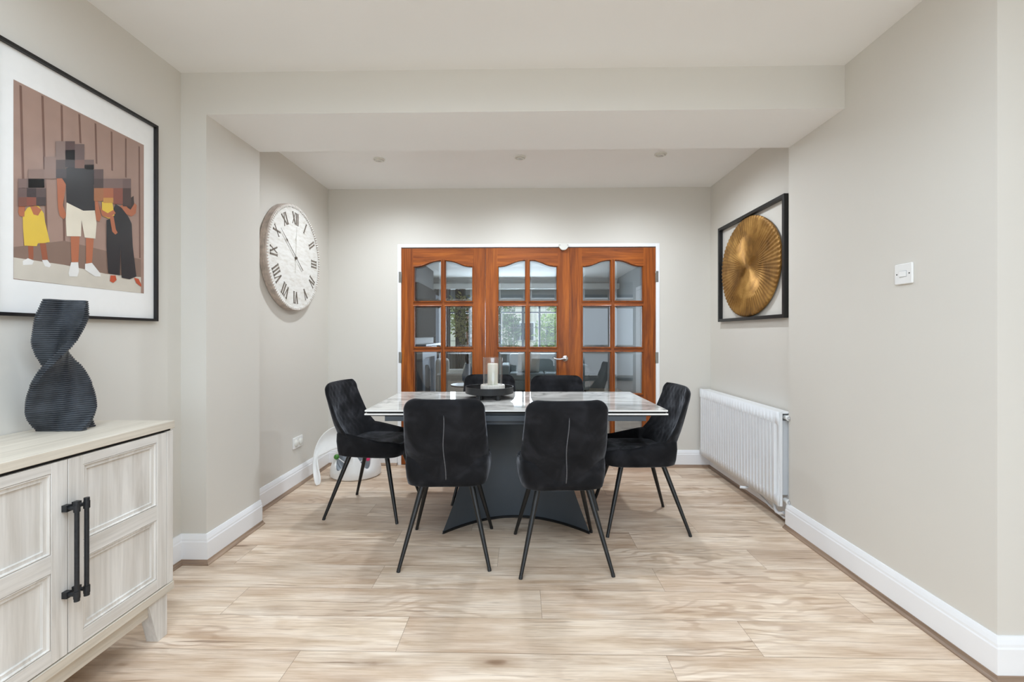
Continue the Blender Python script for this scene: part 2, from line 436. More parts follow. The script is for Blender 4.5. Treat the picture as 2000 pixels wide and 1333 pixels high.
# patio frames behind the camera
def frame_grid(bm, x0, x1, z0, z1, y, t, d, xs=(), zs=()):
    box(bm, x0, x0+t, y, y+d, z0, z1); box(bm, x1-t, x1, y, y+d, z0, z1)
    box(bm, x0+t, x1-t, y, y+d, z0, z0+t); box(bm, x0+t, x1-t, y, y+d, z1-t, z1)
    for x in xs: box(bm, x-t/2, x+t/2, y, y+d, z0+t, z1-t)
    for z in zs: box(bm, x0+t, x1-t, y+d*0.2, y+d*0.8, z-t*0.35, z+t*0.35)
bm = nb(); frame_grid(bm, -1.45, 3.05, 0.0, 2.25, YN-0.12, 0.07, 0.07, xs=(0.05, 1.55)); struct('window_1', bm, 'anthracite')

# skirting boards with moulded top + scotia bead; run from A to B, wall on the given normal side
def skirt(name, a, b, nrm, h=0.15, mitre0=0, mitre1=0):
    a = Vector((*a, 0)); b = Vector((*b, 0)); n = Vector((*nrm, 0)); d = (b-a).normalized()
    prof = [(0.0, 0.012), (0.016, 0.012), (0.016, h*0.74), (0.0135, h*0.78), (0.013, h*0.84), (0.009, h*0.93), (0.005, h), (0.0, h)]
    bm = nb(); rings = []
    for e, m, s in ((a, mitre0, -1), (b, mitre1, 1)):
        rings.append([tuple(e + n*u + d*(u*m*s) + Vector((0, 0, z))) for u, z in prof])
    loft(bm, rings, True, True, True)
    o = struct(name, bm, 'gloss_white')
    bm = nb(); rings = []
    q = [(0.016, 0.0), (0.034, 0.0), (0.034, 0.004), (0.031, 0.007), (0.025, 0.011), (0.021, 0.017), (0.019, 0.022), (0.016, 0.022)]
    q = [(0.0, 0.0)] + q[1:-1] + [(0.0, 0.0225)]
    for e, m, s in ((a, mitre0, -1), (b, mitre1, 1)):
        rings.append([tuple(e + n*u + d*(u*m*s) + Vector((0, 0, z))) for u, z in q])
    loft(bm, rings)
    c = obj('scotia_bead', bm, 'trimwood_y' if abs(d.y) > .5 else 'trimwood_x', o)
    return o
skirt('baseboard_left', (XL, YN), (XL, YP0), (1, 0), mitre1=-1)
skirt('baseboard_pier_front', (XL, YP0), (XP, YP0), (0, -1), mitre0=-1, mitre1=1)
skirt('baseboard_pier_side', (XP, YP0), (XP, YP1+0.004), (1, 0), mitre0=1)
skirt('baseboard_alcove_left', (XA, YP1), (XA, YB), (1, 0), mitre1=-1)
skirt('baseboard_back_left', (XA, YB), (DX0-0.002, YB), (0, -1), mitre0=-1)
skirt('baseboard_back_right', (DX1+0.002, YB), (XRA, YB), (0, -1), mitre1=-1)
skirt('baseboard_alcove_right', (XRA, YP1), (XRA, YB), (-1, 0), mitre1=-1)
skirt('baseboard_right', (XR, YC), (XR, YP1+0.01), (-1, 0), mitre0=1)
skirt('baseboard_return', (XR, YC), (XN, YC), (0, -1), mitre0=1)

# door lining
bm = nb()
box(bm, DX0, DX0+0.033, YB-0.006, YB+0.126, 0, DZ); box(bm, DX1-0.033, DX1, YB-0.006, YB+0.126, 0, DZ)
box(bm, DX0+0.033, DX1-0.033, YB-0.006, YB+0.126, DZ-0.030, DZ)
box(bm, DX0+0.033, DX0+0.048, YB+0.042, YB+0.07, 0, DZ-0.03); box(bm, DX1-0.048, DX1-0.033, YB+0.042, YB+0.07, 0, DZ-0.03); box(bm, DX0+0.048, DX1-0.048, YB+0.042, YB+0.07, DZ-0.055, DZ-0.03)
struct('trim_1', bm, 'gloss_white', bevel=0.002)

# ---- the three glazed oak leaves
def arch(x0, x1, zs, zp, side, n=14):
    """S-curve from the shoulder (outer side) up to the peak (mullion side)"""
    pts = []
    for i in range(n+1):
        t = i/n; s = 0.5 - 0.5*math.cos(PI*t)
        s = 0.5 - 0.5*math.cos(PI*s) if False else s*s*(3-2*s)*0.35 + s*0.65
        pts.append((x0+(x1-x0)*t, zs+(zp-zs)*s))
    return pts if side == 0 else [(x0+x1-x, z) for x, z in reversed(pts)]
ROWS = [(1.504, None), (1.082, 1.452), (0.661, 1.035), (0.244, 0.614)]
ZSH, ZPK = 1.812, 1.868
def door_leaf(name, x0, x1, y):
    T = 0.036
    sw, mull, zt = 0.108, 0.022, 1.985
    ml, mr = (x0+x1)/2 - mull/2, (x0+x1)/2 + mull/2
    gx = [(x0+sw, ml), (mr, x1-sw)]
    bm = nb()
    box(bm, x0, x0+sw, y, y+T, 0.006, zt, 0); box(bm, x1-sw, x1, y, y+T, 0.006, zt, 0)
    box(bm, ml, mr, y+0.002, y+T-0.002, 0.22, ZPK+0.012, 0)
    bl = 0.012   # bead width
    zr = [(0.006, ROWS[3][0]-bl), (ROWS[3][1]+bl, ROWS[2][0]-bl), (ROWS[2][1]+bl, ROWS[1][0]-bl), (ROWS[1][1]+bl, ROWS[0][0]-bl)]
    for i, (a, b) in enumerate(zr):
        for g0, g1 in gx: box(bm, g0, g1, y+0.001*(i > 0), y+T, a, b, 1)
    box(bm, ml, mr, y+0.0005, y+T, ZPK+0.012, zt, 1)
    # top rail with the arched underside
    for k, (g0, g1) in enumerate(gx):
        low = arch(g0, g1, ZSH+bl, ZPK+bl, k)
        poly = low + [(g1, zt), (g0, zt)]
        prism(bm, poly, lambda u, v: (u, y, v), (0, T, 0), 1)
    leaf = struct(name, bm, ['oak_z', 'oak_x'])
    # glazing beads
    bm = nb(); gl = nb(); bv = nb()
    for k, (g0, g1) in enumerate(gx):
        for r, (za, zb) in enumerate(ROWS):
            i0, i1 = g0+bl, g1-bl
            if zb is None:
                inner = [(i0, za)] + [(i1, za)] + list(reversed(arch(i0, i1, ZSH, ZPK, k)))
                outer = [(g0, za-bl)] + [(g1, za-bl)] + list(reversed(arch(g0, g1, ZSH+bl, ZPK+bl, k)))
            else:
                inner = [(i0, za), (i1, za), (i1, zb), (i0, zb)]; outer = [(g0, za-bl), (g1, za-bl), (g1, zb+bl), (g0, zb+bl)]
            n = len(inner)
            def off(poly, t):   # shrink toward the centre line
                cx = sum(p[0] for p in poly)/len(poly); cz = sum(p[1] for p in poly)/len(poly)
                return poly
            prof = [(outer, y+0.001), (outer, y-0.009), ([((a[0]*.45+b[0]*.55), (a[1]*.45+b[1]*.55)) for a, b in zip(outer, inner)], y-0.012), ([((a[0]*.25+b[0]*.75), (a[1]*.25+b[1]*.75)) for a, b in zip(outer, inner)], y-0.003), (inner, y+0.010), (inner, y+0.028), (outer, y+0.030)]
            rings = [[(p[0], yy, p[1]) for p in poly] for poly, yy in prof]
            loft(bm, rings, True, False, False)
            # pane: flat middle + bevelled margin
            bw = 0.018
            def ins(p):
                x, z = p
                nx = min(max(x, i0+bw), i1-bw)
                return (nx, z+bw if z <= za+1e-6 else z-bw)
            mid = [ins(p) for p in inner]
            prism(gl, mid, lambda u, v: (u, y+0.016, v), (0, 0.0001, 0)) if False else gl.faces.new([gl.verts.new((p[0], y+0.015, p[1])) for p in mid])
            A = [bv.verts.new((p[0], y+0.0185, p[1])) for p in inner]; B = [bv.verts.new((p[0], y+0.015, p[1])) for p in mid]
            for i in range(n):
                j = (i+1) % n
                try: bv.faces.new((A[i], A[j], B[j], B[i]))
                except ValueError: pass
    obj('glazing_bead', bm, 'oak_z', leaf)
    obj('glass', gl, 'glass', leaf); obj('bevelled_glass_edge', bv, 'glass_bevel', leaf)
    return leaf
YD = YB + 0.004
d1 = door_leaf('door_1', -1.093, -0.3245, YD)
d2 = door_leaf('door_2', -0.3215, 0.4460, YD)
d3 = door_leaf('door_3', 0.4475, 1.2225, YD)
for leaf, x in ((d1, -1.0935), (d3, 1.2235)):
    for z in (1.72, 0.985, 0.22):
        bm = nb(); s = -1 if x < 0 else 1
        lathe(bm, [(0.0055, z-0.05), (0.0055, z+0.05)], (x, YD-0.006, 0), 10)
        box(bm, min(x, x+s*0.022), max(x, x+s*0.022), YD-0.0115, YD-0.0085, z-0.05, z+0.05)
        obj('hinge', bm, 'hinge', leaf, bevel=0.0008)
# lever handle on the middle leaf
bm = nb()
hx, hz = 0.405, 0.978
lathe(bm, [(0.006, YD), (0.026, YD), (0.026, YD-0.006), (0.021, YD-0.011), (0.012, YD-0.013), (0.011, YD-0.045), (0.006, YD-0.048)], (hx, 0, hz), 28, 'y')
tube(bm, [(hx+0.004, YD-0.042, hz), (hx-0.025, YD-0.046, hz+0.001), (hx-0.05, YD-0.048, hz-0.006), (hx-0.08, YD-0.046, hz-0.004), (hx-0.102, YD-0.044, hz+0.003), (hx-0.108, YD-0.040, hz+0.008)],
     [0.010, 0.0095, 0.0085, 0.0075, 0.0075, 0.004], 12)
tag(obj('door_handle', bm, 'chrome', d2, smooth=True), 'chrome lever handle')
# white plastic closer on the head of the lining
t = thing('door_contact', 'small white plastic rounded block fixed on the white lining above the middle oak door', 'sensor', (0.388, YB-0.006, DZ-0.031))
bm = nb(); prism(bm, [(-0.045, 0.026), (-0.045, 0.004), (-0.040, -0.006), (-0.028, -0.022), (-0.012, -0.031), (0.012, -0.031), (0.028, -0.022), (0.040, -0.006), (0.045, 0.004), (0.045, 0.026)],
      lambda u, v: (u, -0.022, v), (0, 0.022, 0))
obj('cover', bm, 'off_plastic', t, bevel=0.003)
for s in (-1, 1):
    bm = nb(); lathe(bm, [(0.0035, -0.0235), (0.0035, -0.021)], (s*0.034, 0, 0.014), 10, 'y'); obj('screw', bm, 'hinge', t)

# ---- downlights
for i, (x, y, lb) in enumerate(((-1.078, 3.37, 'leftmost recessed white downlight in the alcove ceiling, over the clock side'),
                            (-0.004, 3.35, 'middle recessed white downlight in the alcove ceiling, above the candle'),
                            (1.035, 3.315, 'rightmost recessed white downlight in the alcove ceiling, over the brass art side'))):
    t = thing('downlight', lb, 'light', (x, y, ZA), 0, 'recessed downlights in the alcove ceiling')
    bm = nb(); lathe(bm, [(0.044, 0.0), (0.044, -0.004), (0.040, -0.009), (0.034, -0.008), (0.031, -0.001)], (0, 0, 0), 32, cap=False); obj('bezel', bm, 'off_plastic', t, smooth=True)
    bm = nb(); lathe(bm, [(0.030, 0.0), (0.029, -0.012), (0.022, -0.015), (0.020, -0.006)], (0.0, 0, 0), 28, cap=False); o = obj('gimbal_ring', bm, 'off_plastic', t, smooth=True); o.rotation_euler = (0.12, 0.1, 0)
    bm = nb(); lathe(bm, [(0.021, -0.005), (0.018, -0.009), (0.004, -0.010)], (0, 0, 0), 24); obj('lamp', bm, 'chrome', t, smooth=True)
    sl = D.lights.new('alcove_fill', 'SPOT'); sl.energy = 36; sl.spot_size = math.radians(168); sl.spot_blend = 1.0; sl.shadow_soft_size = 0.045; sl.color = (0.87, 0.95, 1.03)  # added fill lamp to brighten the alcove; the fitting itself is unlit
    so = D.objects.new('alcove_fill', sl); COL.objects.link(so); so.parent = t; so.location = (0, 0, -0.02)

# ---- socket and switch
t = thing('wall_socket', 'white double plate with two round knobs low on left alcove wall', 'socket', (XA, 3.49, 0.345))
bm = nb(); prism(bm, rrect(0.073, 0.043, 0.006), lambda u, v: (0, u, v), (0.010, 0, 0)); obj('face_plate', bm, 'white_plastic', t, bevel=0.002)
for s in (-1, 1):
    bm = nb(); lathe(bm, [(0.028, 0.010), (0.028, 0.013), (0.024, 0.014), (0.024, 0.018), (0.018, 0.022), (0.004, 0.022)], (0, s*0.034, -0.004), 24, 'x'); obj('knob', bm, 'off_plastic', t, smooth=True)
bm = nb(); prism(bm, [(-0.008, 0.024), (0.008, 0.024), (0.0, 0.040)], lambda u, v: (0.010, u, v), (0.003, 0, 0)); obj('indicator_mark', bm, 'off_plastic', t)

t = thing('light_switch', 'white square single rocker light switch on the right wall', 'switch', (XR, 1.945, 1.453))
bm = nb(); prism(bm, rrect(0.044, 0.044, 0.005), lambda u, v: (0, u, v), (-0.009, 0, 0)); obj('face_plate', bm, 'white_plastic', t, bevel=0.0025)
bm = nb(); prism(bm, [(-0.016, 0.0), (0.016, 0.0), (0.014, -0.0055), (-0.016, -0.0015)], lambda u, v: (-0.009+v, u, -0.012), (0, 0, 0.024)); obj('rocker', bm, 'white_plastic', t, bevel=0.0008)
bm = nb(); box(bm, -0.0095, -0.0088, -0.0175, 0.0175, -0.0135, 0.0135); obj('rocker_surround', bm, 'grey_tub', t)
for s in (-1, 1):
    bm = nb(); lathe(bm, [(0.003, -0.0085), (0.003, -0.0095)], (0, s*0.031, 0.0), 12, 'x'); obj('screw', bm, 'black_metal', t)

# ---- radiator
RX0, RX1, RY0, RY1, RZ0, RZ1 = 1.607, 1.690, 2.80, 4.02, 0.125, 0.712
t = thing('radiator', 'white ribbed double panel radiator hanging on the right alcove wall', 'radiator', (0, 0, 0))
def rad_panel(x_front, x_back, nm):
    bm = nb(); n = 28; pitch = (RY1-RY0-0.05)/n
    prof = [(RY0, x_front+0.006)]
    for i in range(n):
        y = RY0+0.025+i*pitch
        prof += [(y, x_front+0.015), (y+pitch*0.45, x_front+0.015), (y+pitch*0.60, x_front), (y+pitch*0.80, x_front), (y+pitch*0.95, x_front+0.015)]
    prof += [(RY1-0.025, x_front+0.015), (RY1, x_front+0.006)]
    zl = [(RZ0, 0), (RZ0+0.055, 0), (RZ0+0.068, 1), (RZ1-0.083, 1), (RZ1-0.070, 0), (RZ1, 0)]
    rings = []
    for z, k in zl:
        rings.append([((x if k else x_front+0.0035), y, z) for y, x in prof])
    loft(bm, rings, False, False, False)
    ob = obj(nm, bm, 'rad', t, smooth=True); ob.data.set_sharp_from_angle(angle=0.9)
    sol = ob.modifiers.new('s', 'SOLIDIFY'); sol.thickness = 0.010; sol.offset = -1
    return ob
rad_panel(RX0, 0, 'front_panel')
bm = nb(); box(bm, RX1-0.012, RX1, RY0+0.0, RY1, RZ0+0.02, RZ1-0.01); obj('rear_panel', bm, 'rad', t, bevel=0.003)
bm = nb()
for i in range(60):
    y = RY0+0.03+i*(RY1-RY0-0.06)/60
    box(bm, RX0+0.016, RX1-0.013, y, y+0.003, RZ0+0.06, RZ1-0.06)
obj('convector_fins', bm, 'rad', t)
bm = nb()
box(bm, RX0+0.006, RX1, RY0, RY1, RZ1-0.012, RZ1-0.004)
obj('top_grille', bm, 'rad', t, bevel=0.002)
bm = nb(); box(bm, RX0+0.002, RX0+0.018, RY0-0.004, RY0+0.001, RZ0, RZ1); obj('end_trim', bm, 'rad', t, bevel=0.0015)
bm = nb(); box(bm, RX0+0.002, RX0+0.018, RY1-0.001, RY1+0.004, RZ0, RZ1); obj('end_trim', bm, 'rad', t, bevel=0.0015)
for z, nm in ((RZ1-0.035, 'air_vent'), (RZ0+0.035, 'valve')):
    bm = nb(); lathe(bm, [(0.014, RY0+0.02), (0.014, RY0-0.012), (0.017, RY0-0.014), (0.017, RY0-0.026), (0.010, RY0-0.028)], (RX0+0.045, 0, z), 16, 'y'); v = obj(nm, bm, 'white_plastic', t, smooth=True)
    bm = nb(); lathe(bm, [(0.011, RY0-0.026), (0.0125, RY0-0.030), (0.0125, RY0-0.040), (0.006, RY0-0.042)], (RX0+0.045, 0, z), 14, 'y'); tag(obj('chrome_cap', bm, 'chrome', v, smooth=True), 'chrome end cap')
bm = nb(); tube(bm, [(RX0+0.045, RY0-0.02, RZ0+0.035), (RX0+0.045, RY0-0.022, RZ0-0.01), (RX0+0.045, RY0-0.015, 0.06), (RX0+0.05, RY0+0.03, 0.040), (RX0+0.05, RY0+0.2, 0.055), (RX0+0.05, RY0+0.32, 0.085), (RX0+0.055, RY0+0.45, 0.098), (RX0+0.055, RY1-0.01, 0.098)], 0.0075, 10)
obj('supply_pipe', bm, 'rad', t, smooth=True)
bm = nb(); tube(bm, [(RX0+0.04, RY0+0.15, RZ0+0.01), (RX0+0.035, RY0+0.11, 0.075), (RX0+0.03, RY0+0.085, 0.060), (RX0+0.035, RY0+0.06, 0.058), (RX0+0.045, RY0+0.03, 0.075)], [0.010, 0.010, 0.011, 0.010, 0.010], 12); obj('drain_elbow', bm, 'rad', t, smooth=True)
bm = nb(); tube(bm, [(RX0+0.02, RY0+0.42, 0.10), (RX0-0.01, RY0+0.42, 0.098), (RX0-0.035, RY0+0.425, 0.10)], [0.008, 0.010, 0.009], 12); obj('lockshield', bm, 'rad', t, smooth=True)
for y in (RY0+0.2, RY1-0.2):
    bm = nb(); box(bm, RX1-0.002, XRA+0.001, y-0.02, y+0.02, RZ0+0.04, RZ1-0.04); obj('wall_bracket', bm, 'rad', t)
# ================================================================== CLOCK on the left alcove wall
CY_, CZ_ = 3.368, 1.778
CR = 0.402
t = thing('wall_clock', 'large round distressed white wall clock with grey Roman numerals', 'clock', (XA, CY_, CZ_))
# local: +x out of the wall; angle measured clockwise from 12 as seen by the viewer facing -x; viewer's right = +y
def cp(r, ang, x=0.0):
    return (x, r*math.sin(ang), r*math.cos(ang))
bm = nb()
prof = [(CR*0.97, 0.0), (CR*0.985, 0.003)]
for i in range(5):
    h = 0.004+i*0.0095
    prof += [(CR*0.995, h), (CR, h+0.002), (CR, h+0.006), (CR*0.995, h+0.008)]
prof += [(CR*0.985, 0.055), (CR*0.955, 0.056), (CR*0.95, 0.050)]
lathe(bm, prof, (0, 0, 0), 96, 'x', cap=False)
obj('case', bm, 'clock_edge', t, smooth=True)
bm = nb(); lathe(bm, [(CR*0.955, 0.040), (CR*0.955, 0.0485), (0.01, 0.0485)], (0, 0, 0), 96, 'x'); obj('dial', bm, 'clock_white', t)
bm = nb()
for k in range(120):
    a = 2*PI*k/120; r = CR*0.962
    m = Matrix.Translation(cp(r, a, 0.0535)) @ Matrix.Rotation(-a, 4, 'X')
    bmesh.ops.create_uvsphere(bm, u_segments=8, v_segments=5, radius=1.0, matrix=m @ Matrix.Diagonal((0.006, 0.0068, 0.013, 1)))
obj('beaded_rim', bm, 'clock_white', t, smooth=True)
def stroke(bm, ang, r0, u0, r1, u1, w):
    """bar from (radius r0, tangential u0) to (r1,u1), width w, at clock angle ang"""
    er = Vector((0, math.sin(ang), math.cos(ang))); et = Vector((0, math.cos(ang), -math.sin(ang)))
    a = er*r0 + et*u0; b = er*r1 + et*u1; d = (b-a).normalized(); n = Vector((1, 0, 0)).cross(d)*w/2
    x0, x1 = Vector((0.0475, 0, 0)), Vector((0.0515, 0, 0))
    A = [bm.verts.new(p+q) for q in (x0, x1) for p in (a-n, b-n, b+n, a+n)]
    for f in ((0, 1, 2, 3), (4, 5, 6, 7), (0, 1, 5, 4), (1, 2, 6, 5), (2, 3, 7, 6), (3, 0, 4, 7)): bm.faces.new([A[i] for i in f])
RN = ['XII', 'I', 'II', 'III', 'IIII', 'V', 'VI', 'VII', 'VIII', 'IX', 'X', 'XI']
adv = {'I': 0.024, 'V': 0.048, 'X': 0.048}
for k, txt in enumerate(RN):
    ang = 2*PI*k/12; bm = nb(); r0, r1 = CR*0.64, CR*0.86
    if txt == 'IIII': txt = 'IV'
    tot = sum(adv[c] for c in txt); u = -tot/2
    for c in txt:
        w = adv[c]; a, b = u+0.004, u+w-0.004
        if c == 'I': stroke(bm, ang, r0, u+w/2, r1, u+w/2, 0.011)
        if c == 'V': stroke(bm, ang, r1, a+0.003, r0, u+w/2, 0.011); stroke(bm, ang, r1, b-0.002, r0, u+w/2, 0.005)
        if c == 'X': stroke(bm, ang, r1, a, r0, b, 0.011); stroke(bm, ang, r1, b, r0, a, 0.005)
        for rr in (r0, r1):
            if c == 'I': stroke(bm, ang, rr-0.002, u+w/2-0.009, rr-0.002, u+w/2+0.009, 0.003)
            elif rr == r1: stroke(bm, ang, rr-0.002, a-0.004, rr-0.002, a+0.012, 0.003); stroke(bm, ang, rr-0.002, b-0.010, rr-0.002, b+0.004, 0.003)
        u += w
    obj('numeral', bm, 'clock_num', t)
def hand(bm, ang, r0, r1, w, x):
    er = Vector((0, math.sin(ang), math.cos(ang))); et = Vector((0, math.cos(ang), -math.sin(ang)))
    P = [er*r0-et*w*.6, er*r0+et*w*.6, er*(r0*0.4)+et*w*0.4, er*(r1*0.55)+et*w*0.4, er*(r1*0.62)+et*w*1.5, er*(r1*0.68)+et*w*0.4, er*r1, er*(r1*0.68)-et*w*0.4, er*(r1*0.62)-et*w*1.5, er*(r1*0.55)-et*w*0.4, er*(r0*0.4)-et*w*0.4]
    prism(bm, [(p.y, p.z) for p in P], lambda u, v: (x, u, v), (0.002, 0, 0))
bm = nb(); hand(bm, math.radians(309), -0.13, 0.285, 0.005, 0.0565); obj('minute_hand', bm, 'clock_hand', t)
bm = nb(); hand(bm, math.radians(3), -0.115, 0.24, 0.005, 0.053); tag(obj('hour_hand', bm, 'clock_white', t), 'pale whitewashed hour hand')
bm = nb(); lathe(bm, [(0.011, 0.048), (0.011, 0.060), (0.004, 0.062)], (0, 0, 0), 16, 'x'); obj('hand_cap', bm, 'clock_hand', t)

# ================================================================== BRASS ART on the right alcove wall
t = thing('wall_art', 'brass sunburst disc in a thin black rectangular frame on the right wall', 'wall art', (XRA, 3.358, 1.700))
bm = nb(); hw, hh, fb, fd = 0.478, 0.398, 0.024, 0.030
box(bm, -0.003-fd, -0.003, -hw, -hw+fb, -hh, hh); box(bm, -0.003-fd, -0.003, hw-fb, hw, -hh, hh)
box(bm, -0.003-fd, -0.003, -hw+fb, hw-fb, -hh, -hh+fb); box(bm, -0.003-fd, -0.003, -hw+fb, hw-fb, hh-fb, hh)
obj('frame', bm, 'black_frame', t, bevel=0.0015)
# disc: dished, radial ridges whose depth varies by sector and a slightly wavy outline
bm = nb(); NA, NR = 288, 26
rows = []
for j in range(NR+1):
    q = j/NR; row = []
    for i in range(NA):
        a = 2*PI*i/NA
        rim = 1.0 + 0.008*math.sin(3*a+1) + 0.006*math.sin(5*a)
        ry, rz = 0.422*rim*q, 0.372*rim*q
        ridge = 0.5+0.5*math.cos(a*72)
        sec = 0.35 + 0.65*max(0.0, math.sin((a+0.6)))**0.5 if math.sin(a+0.6) > 0 else 0.35
        lobe = 0.5+0.5*math.sin(2*a+6.5*q+0.6)
        amp = 0.0085*min(1, q*2.2)*(0.55+0.45*lobe)*(1.0 if q > 0.04 else 0)
        x = -0.022 - 0.004*(q**2) - amp*ridge
        if j == NR: x += 0.006
        row.append((x, -ry*math.cos(a), rz*math.sin(a)))
    rows.append(row)
loft(bm, rows[1:], True, True, False)
back = [[(-0.012, p[1]*s, p[2]*s) for p in rows[NR]] for s in (1.0, 0.3)]
loft(bm, [rows[NR]] + back, True, False, True)
bmesh.ops.remove_doubles(bm, verts=bm.verts, dist=1e-5)
obj('sunburst_disc', bm, 'brass', t, smooth=True).data.set_sharp_from_angle(angle=1.2)
bm = nb(); box(bm, -0.014, 0.0, -0.03, 0.03, -0.02, 0.02); obj('hanger', bm, 'black_frame', t)

# ================================================================== FAMILY PICTURE on the left wall
PY0, PY1, PZ0, PZ1 = 1.450, 2.130, 1.257, 2.206
t = thing('picture_frame', 'large black framed family photograph with wide white mount on left wall', 'picture', (XL, 0, 0))
bm = nb(); fb, fd = 0.012, 0.022
for a in ((PY0, PY0+fb, PZ0, PZ1), (PY1-fb, PY1, PZ0, PZ1), (PY0+fb, PY1-fb, PZ0, PZ0+fb), (PY0+fb, PY1-fb, PZ1-fb, PZ1)): box(bm, 0.0005, fd, *a)
obj('frame', bm, 'black_frame', t, bevel=0.001)
bm = bx(0.0005, 0.0065, PY0+fb, PY1-fb, PZ0+fb, PZ1-fb); M['mount'] = simple('white_mount_board', S(250, 249, 246), 0.7, nscale=40, namt=0.01); obj('mount', bm, 'mount', t)
POLY={
 'girl_dress':[(1.567, 1.649), (1.601, 1.668), (1.621, 1.643), (1.625, 1.614), (1.642, 1.541), (1.621, 1.532), (1.601, 1.528), (1.597, 1.516), (1.556, 1.51), (1.552, 1.571), (1.551, 1.62)],
 'girl_armL':[(1.539, 1.645), (1.558, 1.651), (1.556, 1.613), (1.541, 1.611), (1.536, 1.624)],
 'girl_armR':[(1.574, 1.656), (1.597, 1.662), (1.613, 1.654), (1.601, 1.629), (1.586, 1.629)],
 'girl_legL':[(1.568, 1.513), (1.586, 1.516), (1.586, 1.466), (1.571, 1.463)],
 'girl_legR':[(1.607, 1.529), (1.628, 1.533), (1.636, 1.472), (1.617, 1.469)],
 'girl_shL':[(1.551, 1.454), (1.568, 1.467), (1.588, 1.461), (1.582, 1.446), (1.552, 1.44)],
 'girl_shR':[(1.615, 1.468), (1.633, 1.472), (1.647, 1.455), (1.641, 1.445), (1.625, 1.447)],
 'man_shirt':[(1.701, 1.84), (1.714, 1.852), (1.755, 1.874), (1.808, 1.878), (1.833, 1.861), (1.82, 1.808), (1.813, 1.815), (1.818, 1.709), (1.769, 1.694), (1.703, 1.708), (1.701, 1.777), (1.686, 1.796)],
 'man_armL':[(1.666, 1.792), (1.701, 1.802), (1.7, 1.768), (1.689, 1.693), (1.703, 1.657), (1.692, 1.639), (1.677, 1.65), (1.671, 1.679), (1.668, 1.757)],
 'man_armR':[(1.816, 1.816), (1.826, 1.772), (1.847, 1.69), (1.838, 1.667), (1.823, 1.67), (1.82, 1.712)],
 'man_shorts':[(1.703, 1.708), (1.769, 1.694), (1.818, 1.709), (1.826, 1.656), (1.821, 1.592), (1.775, 1.587), (1.762, 1.654), (1.76, 1.588), (1.703, 1.576), (1.7, 1.642)],
 'man_legL':[(1.719, 1.579), (1.755, 1.587), (1.75, 1.482), (1.723, 1.478)],
 'man_legR':[(1.781, 1.587), (1.814, 1.591), (1.806, 1.482), (1.781, 1.48)],
 'man_shL':[(1.721, 1.477), (1.749, 1.482), (1.752, 1.444), (1.746, 1.424), (1.714, 1.42), (1.711, 1.433)],
 'man_shR':[(1.777, 1.48), (1.806, 1.489), (1.844, 1.449), (1.844, 1.437), (1.82, 1.434), (1.777, 1.456)],
 'wom_body':[(1.899, 1.734), (1.913, 1.763), (1.941, 1.756), (1.976, 1.725), (1.993, 1.698), (1.999, 1.594), (2.018, 1.46), (1.982, 1.443), (1.942, 1.445), (1.937, 1.582), (1.933, 1.454), (1.878, 1.456), (1.87, 1.569), (1.87, 1.682), (1.902, 1.7)],
 'wom_arm':[(1.952, 1.775), (1.999, 1.799), (2.02, 1.79), (2.015, 1.751), (1.993, 1.73), (1.964, 1.734), (1.924, 1.752)],
 'wom_arm2':[(1.833, 1.75), (1.849, 1.72), (1.875, 1.713), (1.902, 1.735), (1.913, 1.723), (1.88, 1.694), (1.849, 1.696)],
 'baby':[(1.849, 1.754), (1.896, 1.769), (1.907, 1.712), (1.88, 1.691), (1.849, 1.696)],
 'baby_leg':[(1.884, 1.701), (1.902, 1.71), (1.913, 1.653), (1.922, 1.64), (1.911, 1.629), (1.896, 1.639)],
 'wom_hair':[(1.958, 1.787), (2.003, 1.827), (2.006, 1.791), (1.987, 1.759), (1.97, 1.765)],
 'wom_shL':[(1.889, 1.448), (1.913, 1.451), (1.918, 1.432), (1.902, 1.417), (1.886, 1.423)],
 'wom_shR':[(2.006, 1.453), (2.03, 1.451), (2.045, 1.426), (2.045, 1.415), (2.018, 1.43)],
 'ground':[(1.513, 1.462), (1.696, 1.463), (1.87, 1.452), (2.045, 1.461), (2.045, 1.38), (1.714, 1.384), (1.511, 1.388)],
 'plinth':[(1.513, 1.498), (1.696, 1.557), (2.045, 1.544), (2.045, 1.461), (1.87, 1.452), (1.696, 1.463), (1.513, 1.462)],
}
